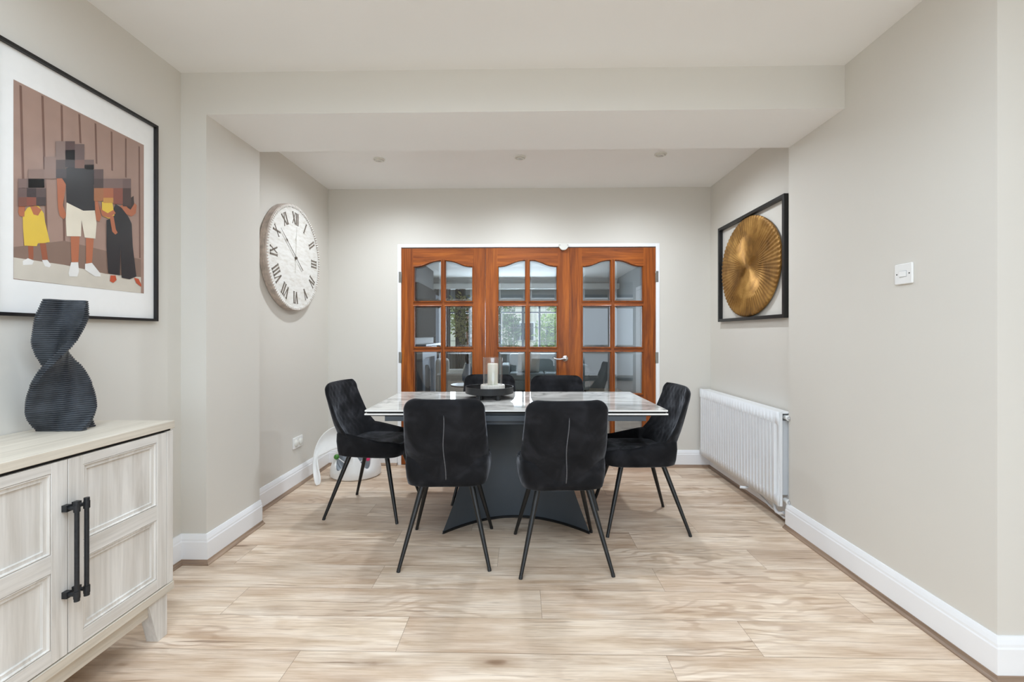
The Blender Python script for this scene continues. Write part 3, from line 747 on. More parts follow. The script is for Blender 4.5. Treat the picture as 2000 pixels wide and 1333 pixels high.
BLOCK=[
 ([(1.662, 1.858), (1.697, 1.872), (1.697, 1.944), (1.662, 1.929)],(140, 118, 110)),
 ([(1.697, 1.91), (1.734, 1.926), (1.734, 1.96), (1.697, 1.944)],(90, 68, 66)),
 ([(1.697, 1.872), (1.734, 1.886), (1.734, 1.926), (1.697, 1.91)],(143, 92, 80)),
 ([(1.734, 1.886), (1.773, 1.902), (1.773, 1.965), (1.734, 1.949)],(108, 88, 84)),
 ([(1.662, 1.822), (1.697, 1.835), (1.697, 1.872), (1.662, 1.858)],(90, 75, 72)),
 ([(1.697, 1.843), (1.734, 1.857), (1.734, 1.886), (1.697, 1.872)],(62, 55, 57)),
 ([(1.734, 1.853), (1.773, 1.867), (1.773, 1.902), (1.734, 1.886)],(128, 95, 85)),
 ([(1.773, 1.863), (1.813, 1.878), (1.813, 1.918), (1.773, 1.902)],(120, 97, 90)),
 ([(1.662, 1.788), (1.701, 1.802), (1.701, 1.837), (1.662, 1.822)],(72, 64, 66)),
 ([(1.813, 1.839), (1.855, 1.854), (1.855, 1.894), (1.813, 1.878)],(98, 78, 76)),
 ([(1.773, 1.863), (1.813, 1.878), (1.813, 1.897), (1.773, 1.882)],(110, 90, 86)),
 ([(1.621, 1.772), (1.662, 1.786), (1.662, 1.87), (1.621, 1.853)],(150, 124, 114)),
 ([(1.567, 1.72), (1.621, 1.738), (1.621, 1.806), (1.567, 1.786)],(146, 120, 110)),
 ([(1.813, 1.8), (1.855, 1.814), (1.855, 1.854), (1.813, 1.839)],(78, 62, 60)),
 ([(1.855, 1.814), (1.947, 1.844), (1.947, 1.886), (1.855, 1.854)],(128, 104, 98)),
 ([(1.947, 1.844), (1.989, 1.858), (1.989, 1.901), (1.947, 1.886)],(115, 92, 88)),
 ([(1.813, 1.747), (1.855, 1.759), (1.855, 1.814), (1.813, 1.8)],(170, 112, 75)),
 ([(1.855, 1.773), (1.901, 1.787), (1.901, 1.829), (1.855, 1.814)],(178, 105, 72)),
 ([(1.901, 1.76), (1.947, 1.773), (1.947, 1.844), (1.901, 1.829)],(140, 80, 66)),
 ([(1.947, 1.763), (1.989, 1.775), (1.989, 1.858), (1.947, 1.844)],(78, 58, 54)),
 ([(1.855, 1.751), (1.901, 1.765), (1.901, 1.787), (1.855, 1.773)],(205, 150, 75)),
 ([(1.535, 1.709), (1.562, 1.718), (1.562, 1.751), (1.535, 1.741)],(130, 106, 100)),
 ([(1.562, 1.717), (1.593, 1.727), (1.593, 1.762), (1.562, 1.751)],(112, 92, 88)),
 ([(1.593, 1.727), (1.626, 1.738), (1.626, 1.773), (1.593, 1.762)],(135, 110, 102)),
 ([(1.535, 1.676), (1.562, 1.685), (1.562, 1.717), (1.535, 1.708)],(110, 88, 84)),
 ([(1.562, 1.685), (1.593, 1.694), (1.593, 1.727), (1.562, 1.717)],(62, 50, 52)),
 ([(1.593, 1.694), (1.626, 1.705), (1.626, 1.738), (1.593, 1.727)],(95, 78, 76)),
 ([(1.535, 1.644), (1.562, 1.652), (1.562, 1.685), (1.535, 1.676)],(125, 80, 68)),
 ([(1.562, 1.654), (1.593, 1.663), (1.593, 1.694), (1.562, 1.685)],(140, 80, 66)),
 ([(1.593, 1.663), (1.626, 1.673), (1.626, 1.705), (1.593, 1.694)],(72, 60, 60)),
 ([(1.697, 1.872), (1.734, 1.886), (1.734, 1.926), (1.697, 1.91)],(143, 92, 80)),
]
LINES=[[(1.545, 2.076), (1.56, 1.462)], [(1.617, 2.078), (1.633, 1.522)], [(1.686, 2.079), (1.696, 1.552)], [(1.755, 2.078), (1.76, 1.964)], [(1.823, 2.073), (1.828, 1.907)], [(1.896, 2.073), (1.899, 1.904)], [(1.966, 2.074), (1.966, 1.898)], [(2.036, 2.068), (2.04, 1.549)]]

def poly_mats():
    cs = dict(panel=(168, 138, 124), plinth=(138, 112, 98), line=(120, 88, 76), ground=(214, 206, 192), yellow=(232, 196, 72), skin=(186, 110, 76), skin2=(160, 90, 62), black=(42, 42, 46),
              cream=(236, 226, 206), white=(236, 234, 230), hair=(58, 44, 40), sandal=(196, 84, 50), blk2=(34, 34, 38))
    for k, c in cs.items(): M['print_'+k] = simple('print_'+k, S(*c), 0.6, nscale=14, namt=0.05)
poly_mats()
bm = nb(); mats = ['print_panel', 'print_line', 'print_plinth', 'print_ground', 'print_yellow', 'print_skin', 'print_skin2', 'print_black', 'print_cream', 'print_white', 'print_hair', 'print_sandal', 'print_blk2']
def pp(poly, x, mat):
    f = bm.faces.new([bm.verts.new((x, y, z)) for y, z in poly]); f.material_index = mats.index(mat)
YA, YB_, ZA_, ZB_ = 1.523, 2.062, 1.386, 2.085
pp([(YA, ZA_), (YB_, ZA_), (YB_, ZB_), (YA, ZB_)], 0.0070, 'print_panel')
for a, b in LINES:
    w = 0.004
    pp([(b[0]-w, b[1]), (b[0]+w, b[1]), (a[0]+w, a[1]), (a[0]-w, a[1])], 0.0073, 'print_line')
def clampp(P): return [(min(max(y, YA), YB_), min(max(z, ZA_), ZB_)) for y, z in P]
order = [('plinth', 'print_plinth'), ('ground', 'print_ground'), ('girl_legL', 'print_skin2'), ('girl_legR', 'print_skin2'), ('girl_shL', 'print_white'), ('girl_shR', 'print_white'), ('girl_dress', 'print_yellow'),
         ('girl_armL', 'print_skin'), ('girl_armR', 'print_skin'), ('man_legL', 'print_skin'), ('man_legR', 'print_skin'), ('man_shL', 'print_white'), ('man_shR', 'print_white'), ('man_armL', 'print_skin'), ('man_armR', 'print_skin'),
         ('man_shorts', 'print_cream'), ('man_shirt', 'print_black'), ('wom_shL', 'print_sandal'), ('wom_shR', 'print_sandal'), ('wom_arm', 'print_skin'), ('wom_body', 'print_blk2'), ('wom_hair', 'print_hair'), ('baby', 'print_yellow'), ('wom_arm2', 'print_skin'), ('baby_leg', 'print_skin')]
x = 0.0076
for nme, mt in order:
    pp(clampp(POLY[nme]), x, mt); x += 0.00012
for i, (P, c) in enumerate(BLOCK):
    k = 'print_tile_%d' % i; M[k] = simple(k, S(*c), 0.6, nscale=8, namt=0.01); mats.append(k)
    pp(clampp(P), x, k)
obj('photo_print', bm, mats, t)
bm = nb(); bm.faces.new([bm.verts.new(p) for p in ((0.0135, PY0+fb, PZ0+fb), (0.0135, PY1-fb, PZ0+fb), (0.0135, PY1-fb, PZ1-fb), (0.0135, PY0+fb, PZ1-fb))]); obj('glazing', bm, 'pic_glass', t)

# ================================================================== SIDEBOARD
SX, SE, SY0 = -1.400, 1.767, 0.125        # front face, far end, near end
t = thing('sideboard', 'pale washed oak sideboard with panelled doors and black bar handles', 'sideboard', (0, 0, 0))
bm = bx(XL+0.004, SX+0.006, SY0-0.004, SE+0.002, 0.817, 0.846); obj('top', bm, 'ash_y', t, bevel=0.0015)
bm = nb(); box(bm, XL+0.006, SX, SE-0.030, SE, 0.203, 0.808); box(bm, XL+0.006, SX, SY0, SY0+0.030, 0.203, 0.808); box(bm, XL+0.006, XL+0.016, SY0+0.03, SE-0.03, 0.203, 0.808)
box(bm, XL+0.016, SX-0.024, 0.93, 0.96, 0.203, 0.808)
obj('carcass', bm, 'ash_z', t, bevel=0.001)
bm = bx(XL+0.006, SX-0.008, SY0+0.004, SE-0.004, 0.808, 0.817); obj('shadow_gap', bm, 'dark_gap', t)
bm = bx(XL+0.006, SX+0.004, SY0-0.003, SE+0.001, 0.170, 0.201); obj('plinth_rail', bm, 'ash_y', t, bevel=0.0012)
bm = nb(); box(bm, SX-0.036, SX-0.016, SY0+0.09, SE-0.10, 0.115, 0.170); box(bm, XL+0.02, XL+0.04, SY0+0.09, SE-0.10, 0.115, 0.170); obj('apron', bm, 'ash_y', t, bevel=0.001)
for yy, sgn in ((SE-0.022, 1), (SY0+0.022, -1)):
    for xf in (0, 1):
        bm = nb()
        xa, xb = (SX-0.052, SX-0.006) if xf else (XL+0.012, XL+0.055)
        yo, yi_t, yi_b = yy, yy-sgn*0.088, yy-sgn*0.045
        prism(bm, [(yo, 0.170), (yi_t, 0.170), (yi_b, 0.0), (yo, 0.0)], lambda u, v: (xa, u, v), (xb-xa, 0, 0)); obj('leg', bm, 'ash_z', t, bevel=0.001)
def sb_door(y0, y1, hside):
    """door between y0..y1; hside=-1 handle at near edge, +1 at far edge"""
    z0, z1, T = 0.205, 0.806, 0.020
    st = 0.047
    pans = [(0.248, 0.478), (0.533, z1-0.030)]
    bm = nb(); x0 = SX-T
    box(bm, x0, SX, y0, y0+st, z0, z1, 0); box(bm, x0, SX, y1-st, y1, z0, z1, 0)
    edges = [z0, pans[0][0], pans[0][1], pans[1][0], pans[1][1], z1]
    for a, b in ((edges[0], edges[1]), (edges[2], edges[3]), (edges[4], edges[5])): box(bm, x0, SX, y0+st, y1-st, a, b, 2)
    for a, b in pans:
        box(bm, x0, SX-0.014, y0+st, y1-st, a, b, 0)
        # stepped moulding
        def ring(o, xx): return [(xx, y0+st+o, a+o), (xx, y1-st-o, a+o), (xx, y1-st-o, b-o), (xx, y0+st+o, b-o)]
        loft(bm, [ring(0, SX-0.006), ring(0.0015, SX-0.0015), ring(0.0045, SX-0.001), ring(0.0065, SX-0.007), ring(0.015, SX-0.0075), ring(0.0175, SX-0.0065), ring(0.019, SX-0.0139)], True, False, False, 0)
    d = obj('door', bm, ['ash_z', 'ash_y', 'ash_h'], t, bevel=0.0008)
    # bar handle
    yh = (y0+0.018) if hside < 0 else (y1-0.010)
    bm = nb(); xb = SX+0.040; za, zb = 0.374, 0.681
    tube(bm, [(xb, yh, za), (xb, yh, za+0.03)], 0.0075, 14); tube(bm, [(xb, yh, zb-0.03), (xb, yh, zb)], 0.0075, 14)
    tube(bm, [(xb, yh, za+0.028), (xb, yh, zb-0.028)], 0.0062, 14)
    for z in (za+0.020, zb-0.022):
        lathe(bm, [(0.0085, z-0.011), (0.0085, z+0.011)], (xb, yh, 0), 14)
        tube(bm, [(SX, yh, z), (xb, yh, z)], 0.0058, 12)
        box(bm, SX-0.001, SX+0.016, yh-0.008, yh+0.008, z-0.010, z+0.010)
    tag(obj('handle', bm, 'handle_blk', d, smooth=True), 'black bar handle')
sb_door(1.352, 1.735, -1); sb_door(0.966, 1.349, 1); sb_door(0.543, 0.926, -1); sb_door(0.157, 0.540, 1)

# ================================================================== VASE
def vase():
    bm = nb(); H = 0.470; NL = 64
    def tab(q, T):
        for (a, va), (b, vb) in zip(T[:-1], T[1:]):
            if q <= b: return va+(vb-va)*(q-a)/(b-a)
        return T[-1][1]
    V0 = 46
    TA = [(0, 134), (.163, 180), (.30, 206), (.465, 236), (.60, 268), (.686, 289), (.86, 320), (1, 343)]   # heading of the first blade
    RA = [(0, .084), (.163, .092), (.465, .090), (.686, .085), (.86, .080), (1, .068)]
    RB = [(0, .078), (.163, .092), (.465, .088), (.70, .066), (1, .036)]
    RC = [(0, .090), (.163, .084), (.465, .080), (.686, .078), (.86, .070), (1, .056)]
    NS = 120; rings = []
    for k in range(NL):
        qm = (k+0.5)/NL; A = tab(qm, TA)
        for q, g in (((k+0.02)/NL, 0.0032), ((k+0.22)/NL, 0.0), ((k+0.78)/NL, 0.0), ((k+0.98)/NL, 0.0032)):
            ring = []
            for i in range(NS):
                ph = 360.0*i/NS; acc = 0.0
                for R, off in ((tab(qm, RA), 0), (tab(qm, RB), -180), (tab(qm, RC), -120)):
                    d = abs((ph-(A+off)+180) % 360 - 180)
                    r = R if d < 1 else (min(R, 0.013/max(1e-4, math.sin(math.radians(d)))) if d < 90 else 0.013)
                    acc += max(r, 0.001)**4.0
                r = acc**0.25 - g
                an = math.radians(ph+V0); ring.append((r*math.cos(an), r*math.sin(an), H*q))
            rings.append(ring)
    loft(bm, rings, True, True, True)
    o = obj('vase', bm, 'vase', None, smooth=True, angle=32)
    o.location = (-1.648, 1.570, 0.8465)
    tag(o, 'tall twisted ribbed blue-black vase standing on the pale sideboard', 'vase')
    return o
vase()
# ================================================================== DINING TABLE
TCX, TCY, TRZ = -0.033, 2.962, 0.020
t = thing('dining_table', 'marble topped extending dining table on a flared anthracite steel pedestal', 'table', (TCX, TCY, 0), TRZ)
TW, TD = 0.868, 0.418
bm = nb(); prism(bm, rrect(TW, TD, 0.006, 3), lambda u, v: (u, v, 0.7525), (0, 0, 0.0075))
for f in bm.faces:
    if f.calc_center_median().z < 0.7599: f.material_index = 1
obj('tabletop', bm, ['marble', 'slab_edge'], t)
bm = nb(); box(bm, -TW+0.012, TW-0.012, -TD+0.006, TD-0.006, 0.743, 0.7522); obj('subtop', bm, 'dark_gap', t)
for s in (-1, 1):
    bm = nb(); x0, x1 = sorted((s*TW, s*(TW-0.50))); box(bm, x0, x1, -TD, TD, 0.733, 0.741)
    for f in bm.faces:
        if abs(f.normal.z) > .5 or f.calc_center_median().z > 0.7409: f.material_index = 0
    obj('extension_leaf', bm, 'slab_edge', t)
    bm = nb(); box(bm, x0+0.01, x1-0.01, -TD+0.008, TD-0.008, 0.7265, 0.7328); obj('leaf_support', bm, 'dark_gap', t)
bm = nb()
for y in (-TD+0.012, TD-0.032): box(bm, -0.755, 0.745, y, y+0.020, 0.696, 0.7262)
for x in (-0.755, 0.725): box(bm, x, x+0.02, -TD+0.032, TD-0.032, 0.696, 0.7262)
obj('frame_rail', bm, 'anthracite', t, bevel=0.0012)
bm = nb(); box(bm, -0.36, 0.36, -TD+0.033, TD-0.033, 0.672, 0.7428); obj('mechanism_box', bm, 'anthracite', t, bevel=0.002)
bm = nb(); box(bm, -0.34, 0.34, -0.31, 0.31, 0.655, 0.672); obj('mounting_plate', bm, 'anthracite', t, bevel=0.002)
def lerp_tab(z, tab):
    for (a, va), (b, vb) in zip(tab[:-1], tab[1:]):
        if z <= b:
            k = (z-a)/(b-a); return va + (vb-va)*k
    return tab[-1][1]
A_ = [(0, .443), (.08, .412), (.17, .378), (.27, .346), (.38, .322), (.48, .310), (.58, .312), (.655, .325)]
B_ = [(0, .302), (.08, .272), (.17, .240), (.27, .208), (.38, .184), (.48, .176), (.58, .190), (.655, .210)]
for s in (-1, 1):
    bm = nb(); rings = []; n = 28
    for k in range(15):
        z = 0.655*k/14; a = lerp_tab(z, A_); b = lerp_tab(z, B_); c = 0.052
        r = []
        for i in range(n+1):
            u = -1 + 2*i/n; r.append((a*u, s*(c + (b-c)*abs(u)**2.0), z))
        r2 = [(p[0]*0.992, p[1]-s*0.014, z) for p in reversed(r)]
        rings.append(r+r2)
    loft(bm, rings); obj('curved_pedestal_plate', bm, 'anthracite', t, smooth=True)
    bm = nb(); rings = []
    for z, g in ((0.0, 0.0), (0.012, 0.0), (0.014, -0.004)):
        r = []
        for i in range(n+1):
            u = -1 + 2*i/n; r.append(((0.443-g)*u*0.985, s*(0.052 + 0.25*abs(u*0.985)**2.0 + 0.008 + g), z))
        rings.append(r + [(p[0], p[1]-s*0.012, p[2]) for p in reversed(r)])
    loft(bm, rings); obj('foot_strip', bm, 'black_metal', t, smooth=True)

# ================================================================== CHAIRS
def back_profile(z):
    """outer back plane y at height z (chair faces +y)"""
    k = (z-0.40)/0.475
    return -0.178 - 0.125*k - 0.012*math.sin(PI*k)
def make_chair(label):
    t = thing('dining_chair', label, 'chair', (0, 0, 0), 0, 'black velvet dining chairs round the table')
    # ---------- backrest shell
    bm = nb(); NU, NV = 40, 44; Z0, Z1 = 0.402, 0.872
    def hw(z):
        base = 0.206 + 0.018*max(0, min(1, (0.80-z)/0.25)) - 0.006*max(0, (0.52-z)/0.12)
        rt, rb = 0.062, 0.058
        if z > Z1-rt: d = (z-(Z1-rt))/rt; base = base - rt + rt*math.sqrt(max(0, 1-d*d))
        if z < Z0+rb: d = ((Z0+rb)-z)/rb; base = base - rb + rb*math.sqrt(max(0, 1-d*d))
        return base
    def wrapf(u, z):
        au = abs(u)
        k = 0.030 + 0.050*max(0, min(1, (0.80-z)/0.24)) + 0.035*max(0, min(1, (0.60-z)/0.10))
        return k*au**3.2
    def thick(u, v):
        e = (1-abs(u)**5)**0.5
        ev = min(1, (min(v, 1-v)/0.07))**0.5 if min(v, 1-v) < 0.07 else 1
        return e, ev
    F, B = [], []
    for j in range(NV+1):
        v = 0.5-0.5*math.cos(PI*j/NV)
        v = 0.35*v + 0.65*(j/NV) if False else v
        z = Z0+(Z1-Z0)*v; h = hw(z); fr, bk = [], []
        for i in range(NU+1):
            u = math.sin(PI/2*(-1+2*i/NU)); u = 0.5*u+0.5*(-1+2*i/NU)
            x = u*h; e, ev = thick(u, v)
            yb = back_profile(z) + wrapf(u, z)
            tk = 0.050 + 0.018*max(0, min(1, (0.65-z)/0.15))
            yc = yb + tk/2
            q = 0
            if z > 0.52 and abs(u) < 0.93:
                p1 = (x+z*0.62)/0.052; p2 = (x-z*0.62)/0.052
                d = min(abs(p1-round(p1)), abs(p2-round(p2)))
                q = 0.0045*math.exp(-(d/0.11)**2)
            fr.append((x, yc + tk/2*e*ev - q*e*ev, z)); bk.append((x, yc - tk/2*e*ev, z))
        F.append(fr); B.append(bk)
    vf = [[bm.verts.new(p) for p in r] for r in F]; vb = [[bm.verts.new(p) for p in r] for r in B]
    for g, fl in ((vf, 1), (vb, 0)):
        for j in range(NV):
            for i in range(NU):
                q = (g[j][i], g[j][i+1], g[j+1][i+1], g[j+1][i])
                bm.faces.new(q if fl else q[::-1])
    for j in range(NV):
        for i in (0, NU): bm.faces.new((vf[j][i], vf[j+1][i], vb[j+1][i], vb[j][i]))
    for i in range(NU):
        for j in (0, NV): bm.faces.new((vf[j][i], vf[j][i+1], vb[j][i+1], vb[j][i]))
    bmesh.ops.remove_doubles(bm, verts=bm.verts, dist=0.0002)
    o = obj('backrest', bm, 'velvet', t, smooth=True, angle=80)
    # ---------- seat bucket
    bm = nb(); NP = 72
    def rim(y):
        k = max(0, min(1, (y+0.14)/0.30)); s = k*k*(3-2*k)
        zr = 0.556 - 0.048*s
        f = max(0, min(1, (y-0.16)/0.11)); return zr - 0.040*f*f
    def plan(ang, inset):
        c, s = math.cos(ang), math.sin(ang); p = 2/5.4
        ax, ay = 0.232-inset, 0.232-inset
        x = ax*math.copysign(abs(c)**p, c); y = ay*math.copysign(abs(s)**p, s)
        x *= 1.0 - 0.06*max(0, y/0.23)**2 - 0.05*max(0, -y/0.23)
        return x, y + 0.030
    rings = []
    spec = [(0.075, lambda y: 0.400), (0.030, lambda y: 0.401), (0.012, lambda y: 0.410), (0.006, lambda y: 0.436), (0.0, lambda y: 0.40+(rim(y)-0.40)*0.62),
            (0.002, lambda y: rim(y)-0.012), (0.008, lambda y: rim(y)-0.002), (0.016, lambda y: rim(y)), (0.026, lambda y: rim(y)-0.006), (0.034, lambda y: min(rim(y)-0.022, 0.500)),
            (0.048, lambda y: 0.488 - 0.02*max(0, (y-0.15)/0.11)), (0.075, lambda y: 0.493-0.016*max(0, (y-0.14)/0.1)), (0.120, lambda y: 0.493), (0.170, lambda y: 0.491), (0.215, lambda y: 0.490)]
    for ins, zf in spec:
        r = []
        for i in range(NP):
            x, y = plan(2*PI*i/NP, ins); r.append((x, y, zf(y)))
        rings.append(r)
    loft(bm, rings); obj('seat', bm, 'velvet', t, smooth=True, angle=80)
    # piping along the rim
    bm = nb(); pts = []
    for i in range(0, 61):
        a = math.radians(-62 + 304*i/60); x, y = plan(a, 0.010); pts.append((x, y, rim(y)+0.0005))
    tube(bm, pts, 0.0028, 8); obj('piping', bm, 'velvet', t, smooth=True)
    # seam down the back
    bm = nb(); pts = []
    for i in range(25):
        z = 0.408 + (0.792-0.408)*i/24; pts.append((0.004*math.sin(i*0.35), back_profile(z)-0.0008, z))
    tube(bm, pts, [0.0016]+[0.0026]*23+[0.0010], 8); M.setdefault('zip', simple('grey_zip_seam', S(84, 86, 90), 0.4, nscale=120, namt=0.2))
    obj('back_seam', bm, 'zip', o, smooth=True)
    # legs
    for sx in (-1, 1):
        for sy in (-1, 1):
            bm = nb()
            a = Vector((sx*0.128, sy*0.125+0.010, 0.406)); b = Vector((sx*0.229, sy*0.246, 0.004))
            tube(bm, [a, a.lerp(b, 0.04), a.lerp(b, 0.5), a.lerp(b, 0.985), b], [0.0145, 0.0150, 0.0125, 0.0092, 0.0085], 16)
            lg = obj('leg', bm, 'black_metal', t, smooth=True)
            bm = nb(); tube(bm, [a.lerp(b, 0.975), b+Vector((0, 0, -0.004))], [0.0100, 0.0098], 14); obj('foot_cap', bm, 'matt_black', lg, smooth=True)
    bm = nb(); box(bm, -0.145, 0.145, 0.112, 0.150, 0.392, 0.403); box(bm, -0.145, 0.145, -0.130, -0.092, 0.392, 0.403); box(bm, -0.02, 0.02, -0.092, 0.112, 0.394, 0.403)
    obj('under_frame', bm, 'black_metal', t, bevel=0.002)
    return t
chairs = [
    (-0.396, 2.478, math.radians(2.5), 'black velvet chair with its back to us, front left of the table'),
    (0.212, 2.432, math.radians(3.7), 'black velvet chair with its back to us, front right of the table'),
    (-1.000, 3.045, math.radians(-96), 'black velvet chair at left end of the table, beside the white baby seat'),
    (0.748, 2.868, math.radians(92), 'black velvet chair at right end of the table, nearest the radiator'),
    (-0.250, 3.345, math.radians(180), 'black velvet chair facing us behind the candle tray, far side of table'),
    (0.288, 3.272, math.radians(181), 'black velvet chair facing us on the far side, below the door handle'),
]
proto = make_chair(chairs[0][3])
for i, (x, y, rz, lb) in enumerate(chairs):
    c = proto if i == 0 else copy_tree(proto)
    c.location = (x, y, 0); c.rotation_euler = (0, 0, rz); c['label'] = lb

# ================================================================== TRAY + CANDLE
TZ = 0.7602
KX, KY = -0.213, 3.04
t = thing('round_tray', 'round matt black tray on stubby feet in the middle of table', 'tray', (KX, KY, TZ))
bm = nb(); lathe(bm, [(0.004, 0.034), (0.158, 0.034), (0.163, 0.036), (0.164, 0.040), (0.164, 0.078), (0.1625, 0.080), (0.1605, 0.080), (0.159, 0.078), (0.159, 0.045), (0.157, 0.042), (0.004, 0.042)], (0, 0, 0), 72)
obj('dish', bm, 'matt_black', t, smooth=True)
for a in (-58, -122, 58, 122):
    bm = nb(); r = 0.118; cx, cy = r*math.cos(math.radians(a)), r*math.sin(math.radians(a))
    lathe(bm, [(0.018, 0.0), (0.020, 0.002), (0.020, 0.030), (0.019, 0.0338)], (cx, cy, 0), 24); obj('foot', bm, 'matt_black', t, smooth=True)
t = thing('candle_holder', 'clear glass hurricane cylinder on a white fluted marble base', 'candle holder', (KX+0.022, KY+0.0, TZ+0.0423))
bm = nb(); rings = []; NS = 168
for r, z, am in ((0.076, 0.0, 0), (0.080, 0.001, .5), (0.083, 0.004, 1), (0.083, 0.044, 1), (0.081, 0.049, .5), (0.077, 0.050, 0), (0.064, 0.050, 0), (0.004, 0.050, 0)):
    rings.append([((r-0.003*am*(0.5+0.5*math.cos(28*2*PI*i/NS)))*math.cos(2*PI*i/NS), (r-0.003*am*(0.5+0.5*math.cos(28*2*PI*i/NS)))*math.sin(2*PI*i/NS), z) for i in range(NS)])
loft(bm, rings); obj('fluted_base', bm, 'marble_ribbed', t, smooth=True)
bm = nb(); lathe(bm, [(0.0665, 0.0502), (0.0665, 0.234), (0.0655, 0.2355), (0.0640, 0.234), (0.0640, 0.0504)], (0, 0, 0), 64, cap=False); obj('glass_cylinder', bm, 'jar_glass', t, smooth=True)
t = thing('pillar_candle', 'ivory pillar candle standing inside the glass cylinder', 'candle', (KX+0.022, KY, TZ+0.0423+0.0502))
bm = nb(); lathe(bm, [(0.034, 0.0), (0.0352, 0.002), (0.0355, 0.140), (0.0345, 0.143), (0.030, 0.1425), (0.022, 0.139), (0.004, 0.137)], (0, 0, 0), 40); obj('wax_body', bm, 'wax', t, smooth=True)
bm = nb(); tube(bm, [(0, 0, 0.135), (0.0005, 0, 0.143), (0.002, 0.001, 0.149)], 0.0011, 8); obj('wick', bm, 'dark_gap', t)

# ================================================================== BABY SEAT + its loose tray
t = thing('baby_floor_seat', 'white plastic baby floor seat with grey padded inside in left corner', 'baby seat', (-1.405, 3.775, 0))
bm = nb(); rings = []; NS = 72
prof = [(0.150, 0.0, 1.0), (0.195, 0.002, 1.0), (0.207, 0.012, 1.0), (0.210, 0.040, 1.0), (0.203, 0.085, 1.0), (0.186, 0.14, 1.0), (0.166, 0.19, 1.0), (0.150, 0.22, 1.0), (0.143, 0.232, 1.0), (0.134, 0.236, 1.0), (0.124, 0.228, 1.0)]
def seat_h(a):   # rim height scale: high at the back (+y) and the front pommel, low at the two leg openings facing front left/right
    def dip(c, w): 
        d = (a-c+PI) % (2*PI) - PI; return math.exp(-(d/w)**2)
    return 1.0 - 0.86*dip(math.radians(240), 0.46)**0.8 - 0.82*dip(math.radians(318), 0.36)**0.8 + 0.12*dip(math.radians(90), 0.7)
for r, z, k in prof:
    ring = []
    for i in range(NS):
        a = 2*PI*i/NS; h = seat_h(a) if z > 0.05 else 1.0
        if z > 0.05: zz = 0.05 + (z-0.05)*h; rr = r + (0.21-r)*(1-h)*0.85
        else: zz, rr = z, r
        ring.append((rr*math.cos(a), rr*math.sin(a)*0.94, zz))
    rings.append(ring)
loft(bm, rings, True, True, False); o = obj('shell', bm, 'white_plastic', t, smooth=True)
sol = None
bm = nb(); rings = []
for r, z in ((0.134, 0.230), (0.118, 0.16), (0.105, 0.10), (0.085, 0.062), (0.004, 0.058)):
    ring = []
    for i in range(NS):
        a = 2*PI*i/NS; h = seat_h(a); zz = 0.05 + (z-0.05)*h if z > 0.06 else z; rr = r + (0.20-r)*(1-h)*(0.9 if z > .2 else .75 if z > .15 else 0.45 if z > .07 else 0)
        ring.append((rr*math.cos(a), rr*math.sin(a)*0.94, zz))
    rings.append(ring)
loft(bm, rings, True, False, True); obj('padded_insert', bm, 'grey_tub', t, smooth=True)
bm = nb(); lathe(bm, [(0.026, 0.0), (0.034, 0.006), (0.037, 0.016), (0.033, 0.026), (0.020, 0.031), (0.004, 0.032)], (-0.088, -0.045, 0.225), 28); obj('lug', bm, 'white_plastic', t, smooth=True)
bm = nb(); lathe(bm, [(0.008, 0.0), (0.008, 0.003), (0.002, 0.003)], (-0.088, -0.072, 0.240), 12); obj('lug_hole', bm, 'grey_dark_tub', t)
bm = nb(); bmesh.ops.create_uvsphere(bm, u_segments=20, v_segments=12, radius=1.0, matrix=Matrix.Translation((-0.02, -0.03, 0.10)) @ Matrix.Diagonal((0.045, 0.05, 0.055, 1))); obj('pommel_pad', bm, 'grey_dark_tub', t, smooth=True)
t = thing('baby_toy', 'small red, blue and pink plastic beads toy lying in baby seat', 'toy', (-1.405, 3.70, 0.10))
for k, (p, r) in zip(('red', 'teal', 'blue', 'pink', 'pink', 'green'), (((0.035, -0.05, 0.052), .017), ((0.028, -0.055, 0.028), .015), ((0.020, -0.06, 0.006), .014), ((0.135, -0.02, 0.060), .018), ((0.118, -0.03, 0.075), .013), ((-0.128, -0.02, 0.075), .022))):
    bm = nb(); bmesh.ops.create_uvsphere(bm, u_segments=16, v_segments=10, radius=r, matrix=Matrix.Translation(p)); obj('bead', bm, 'toy_'+k, t, smooth=True)
bm = nb(); tube(bm, [(-0.128, -0.02, 0.075), (-0.06, -0.01, 0.02), (0.020, -0.06, 0.006), (0.028, -0.055, 0.028), (0.035, -0.05, 0.052), (0.08, -0.03, 0.04), (0.118, -0.03, 0.075), (0.135, -0.02, 0.060)], 0.004, 8); obj('ring_cord', bm, 'white_plastic', t, smooth=True)
# curved tray
bm = nb()
out = [(-1.607, 0.006), (-1.622, 0.020), (-1.640, 0.07), (-1.652, 0.14), (-1.656, 0.21), (-1.650, 0.28), (-1.630, 0.345), (-1.597, 0.395), (-1.550, 0.432), (-1.495, 0.452), (-1.435, 0.455), (-1.38, 0.43), (-1.34, 0.38)]
inn = [(-1.585, 0.012), (-1.578, 0.035), (-1.590, 0.08), (-1.612, 0.13), (-1.628, 0.175), (-1.634, 0.205), (-1.618, 0.222), (-1.585, 0.236), (-1.545, 0.255), (-1.505, 0.275), (-1.460, 0.285), (-1.42, 0.29), (-1.37, 0.31)]
N = len(out); W = 9
for side in (0, 1):
    pass
rows = []
for (a, b) in zip(out, inn):
    r = []
    for k in range(W+1):
        s = k/W; x = a[0]+(b[0]-a[0])*s; z = a[1]+(b[1]-a[1])*s
        r.append((x, 3.47 + 0.28*z + 0.03*math.sin(PI*s)*min(1, z*3), z))
    rows.append(r)
V = [[bm.verts.new(p) for p in r] for r in rows]
for i in range(N-1):
    for k in range(W): bm.faces.new((V[i][k], V[i+1][k], V[i+1][k+1], V[i][k+1]))
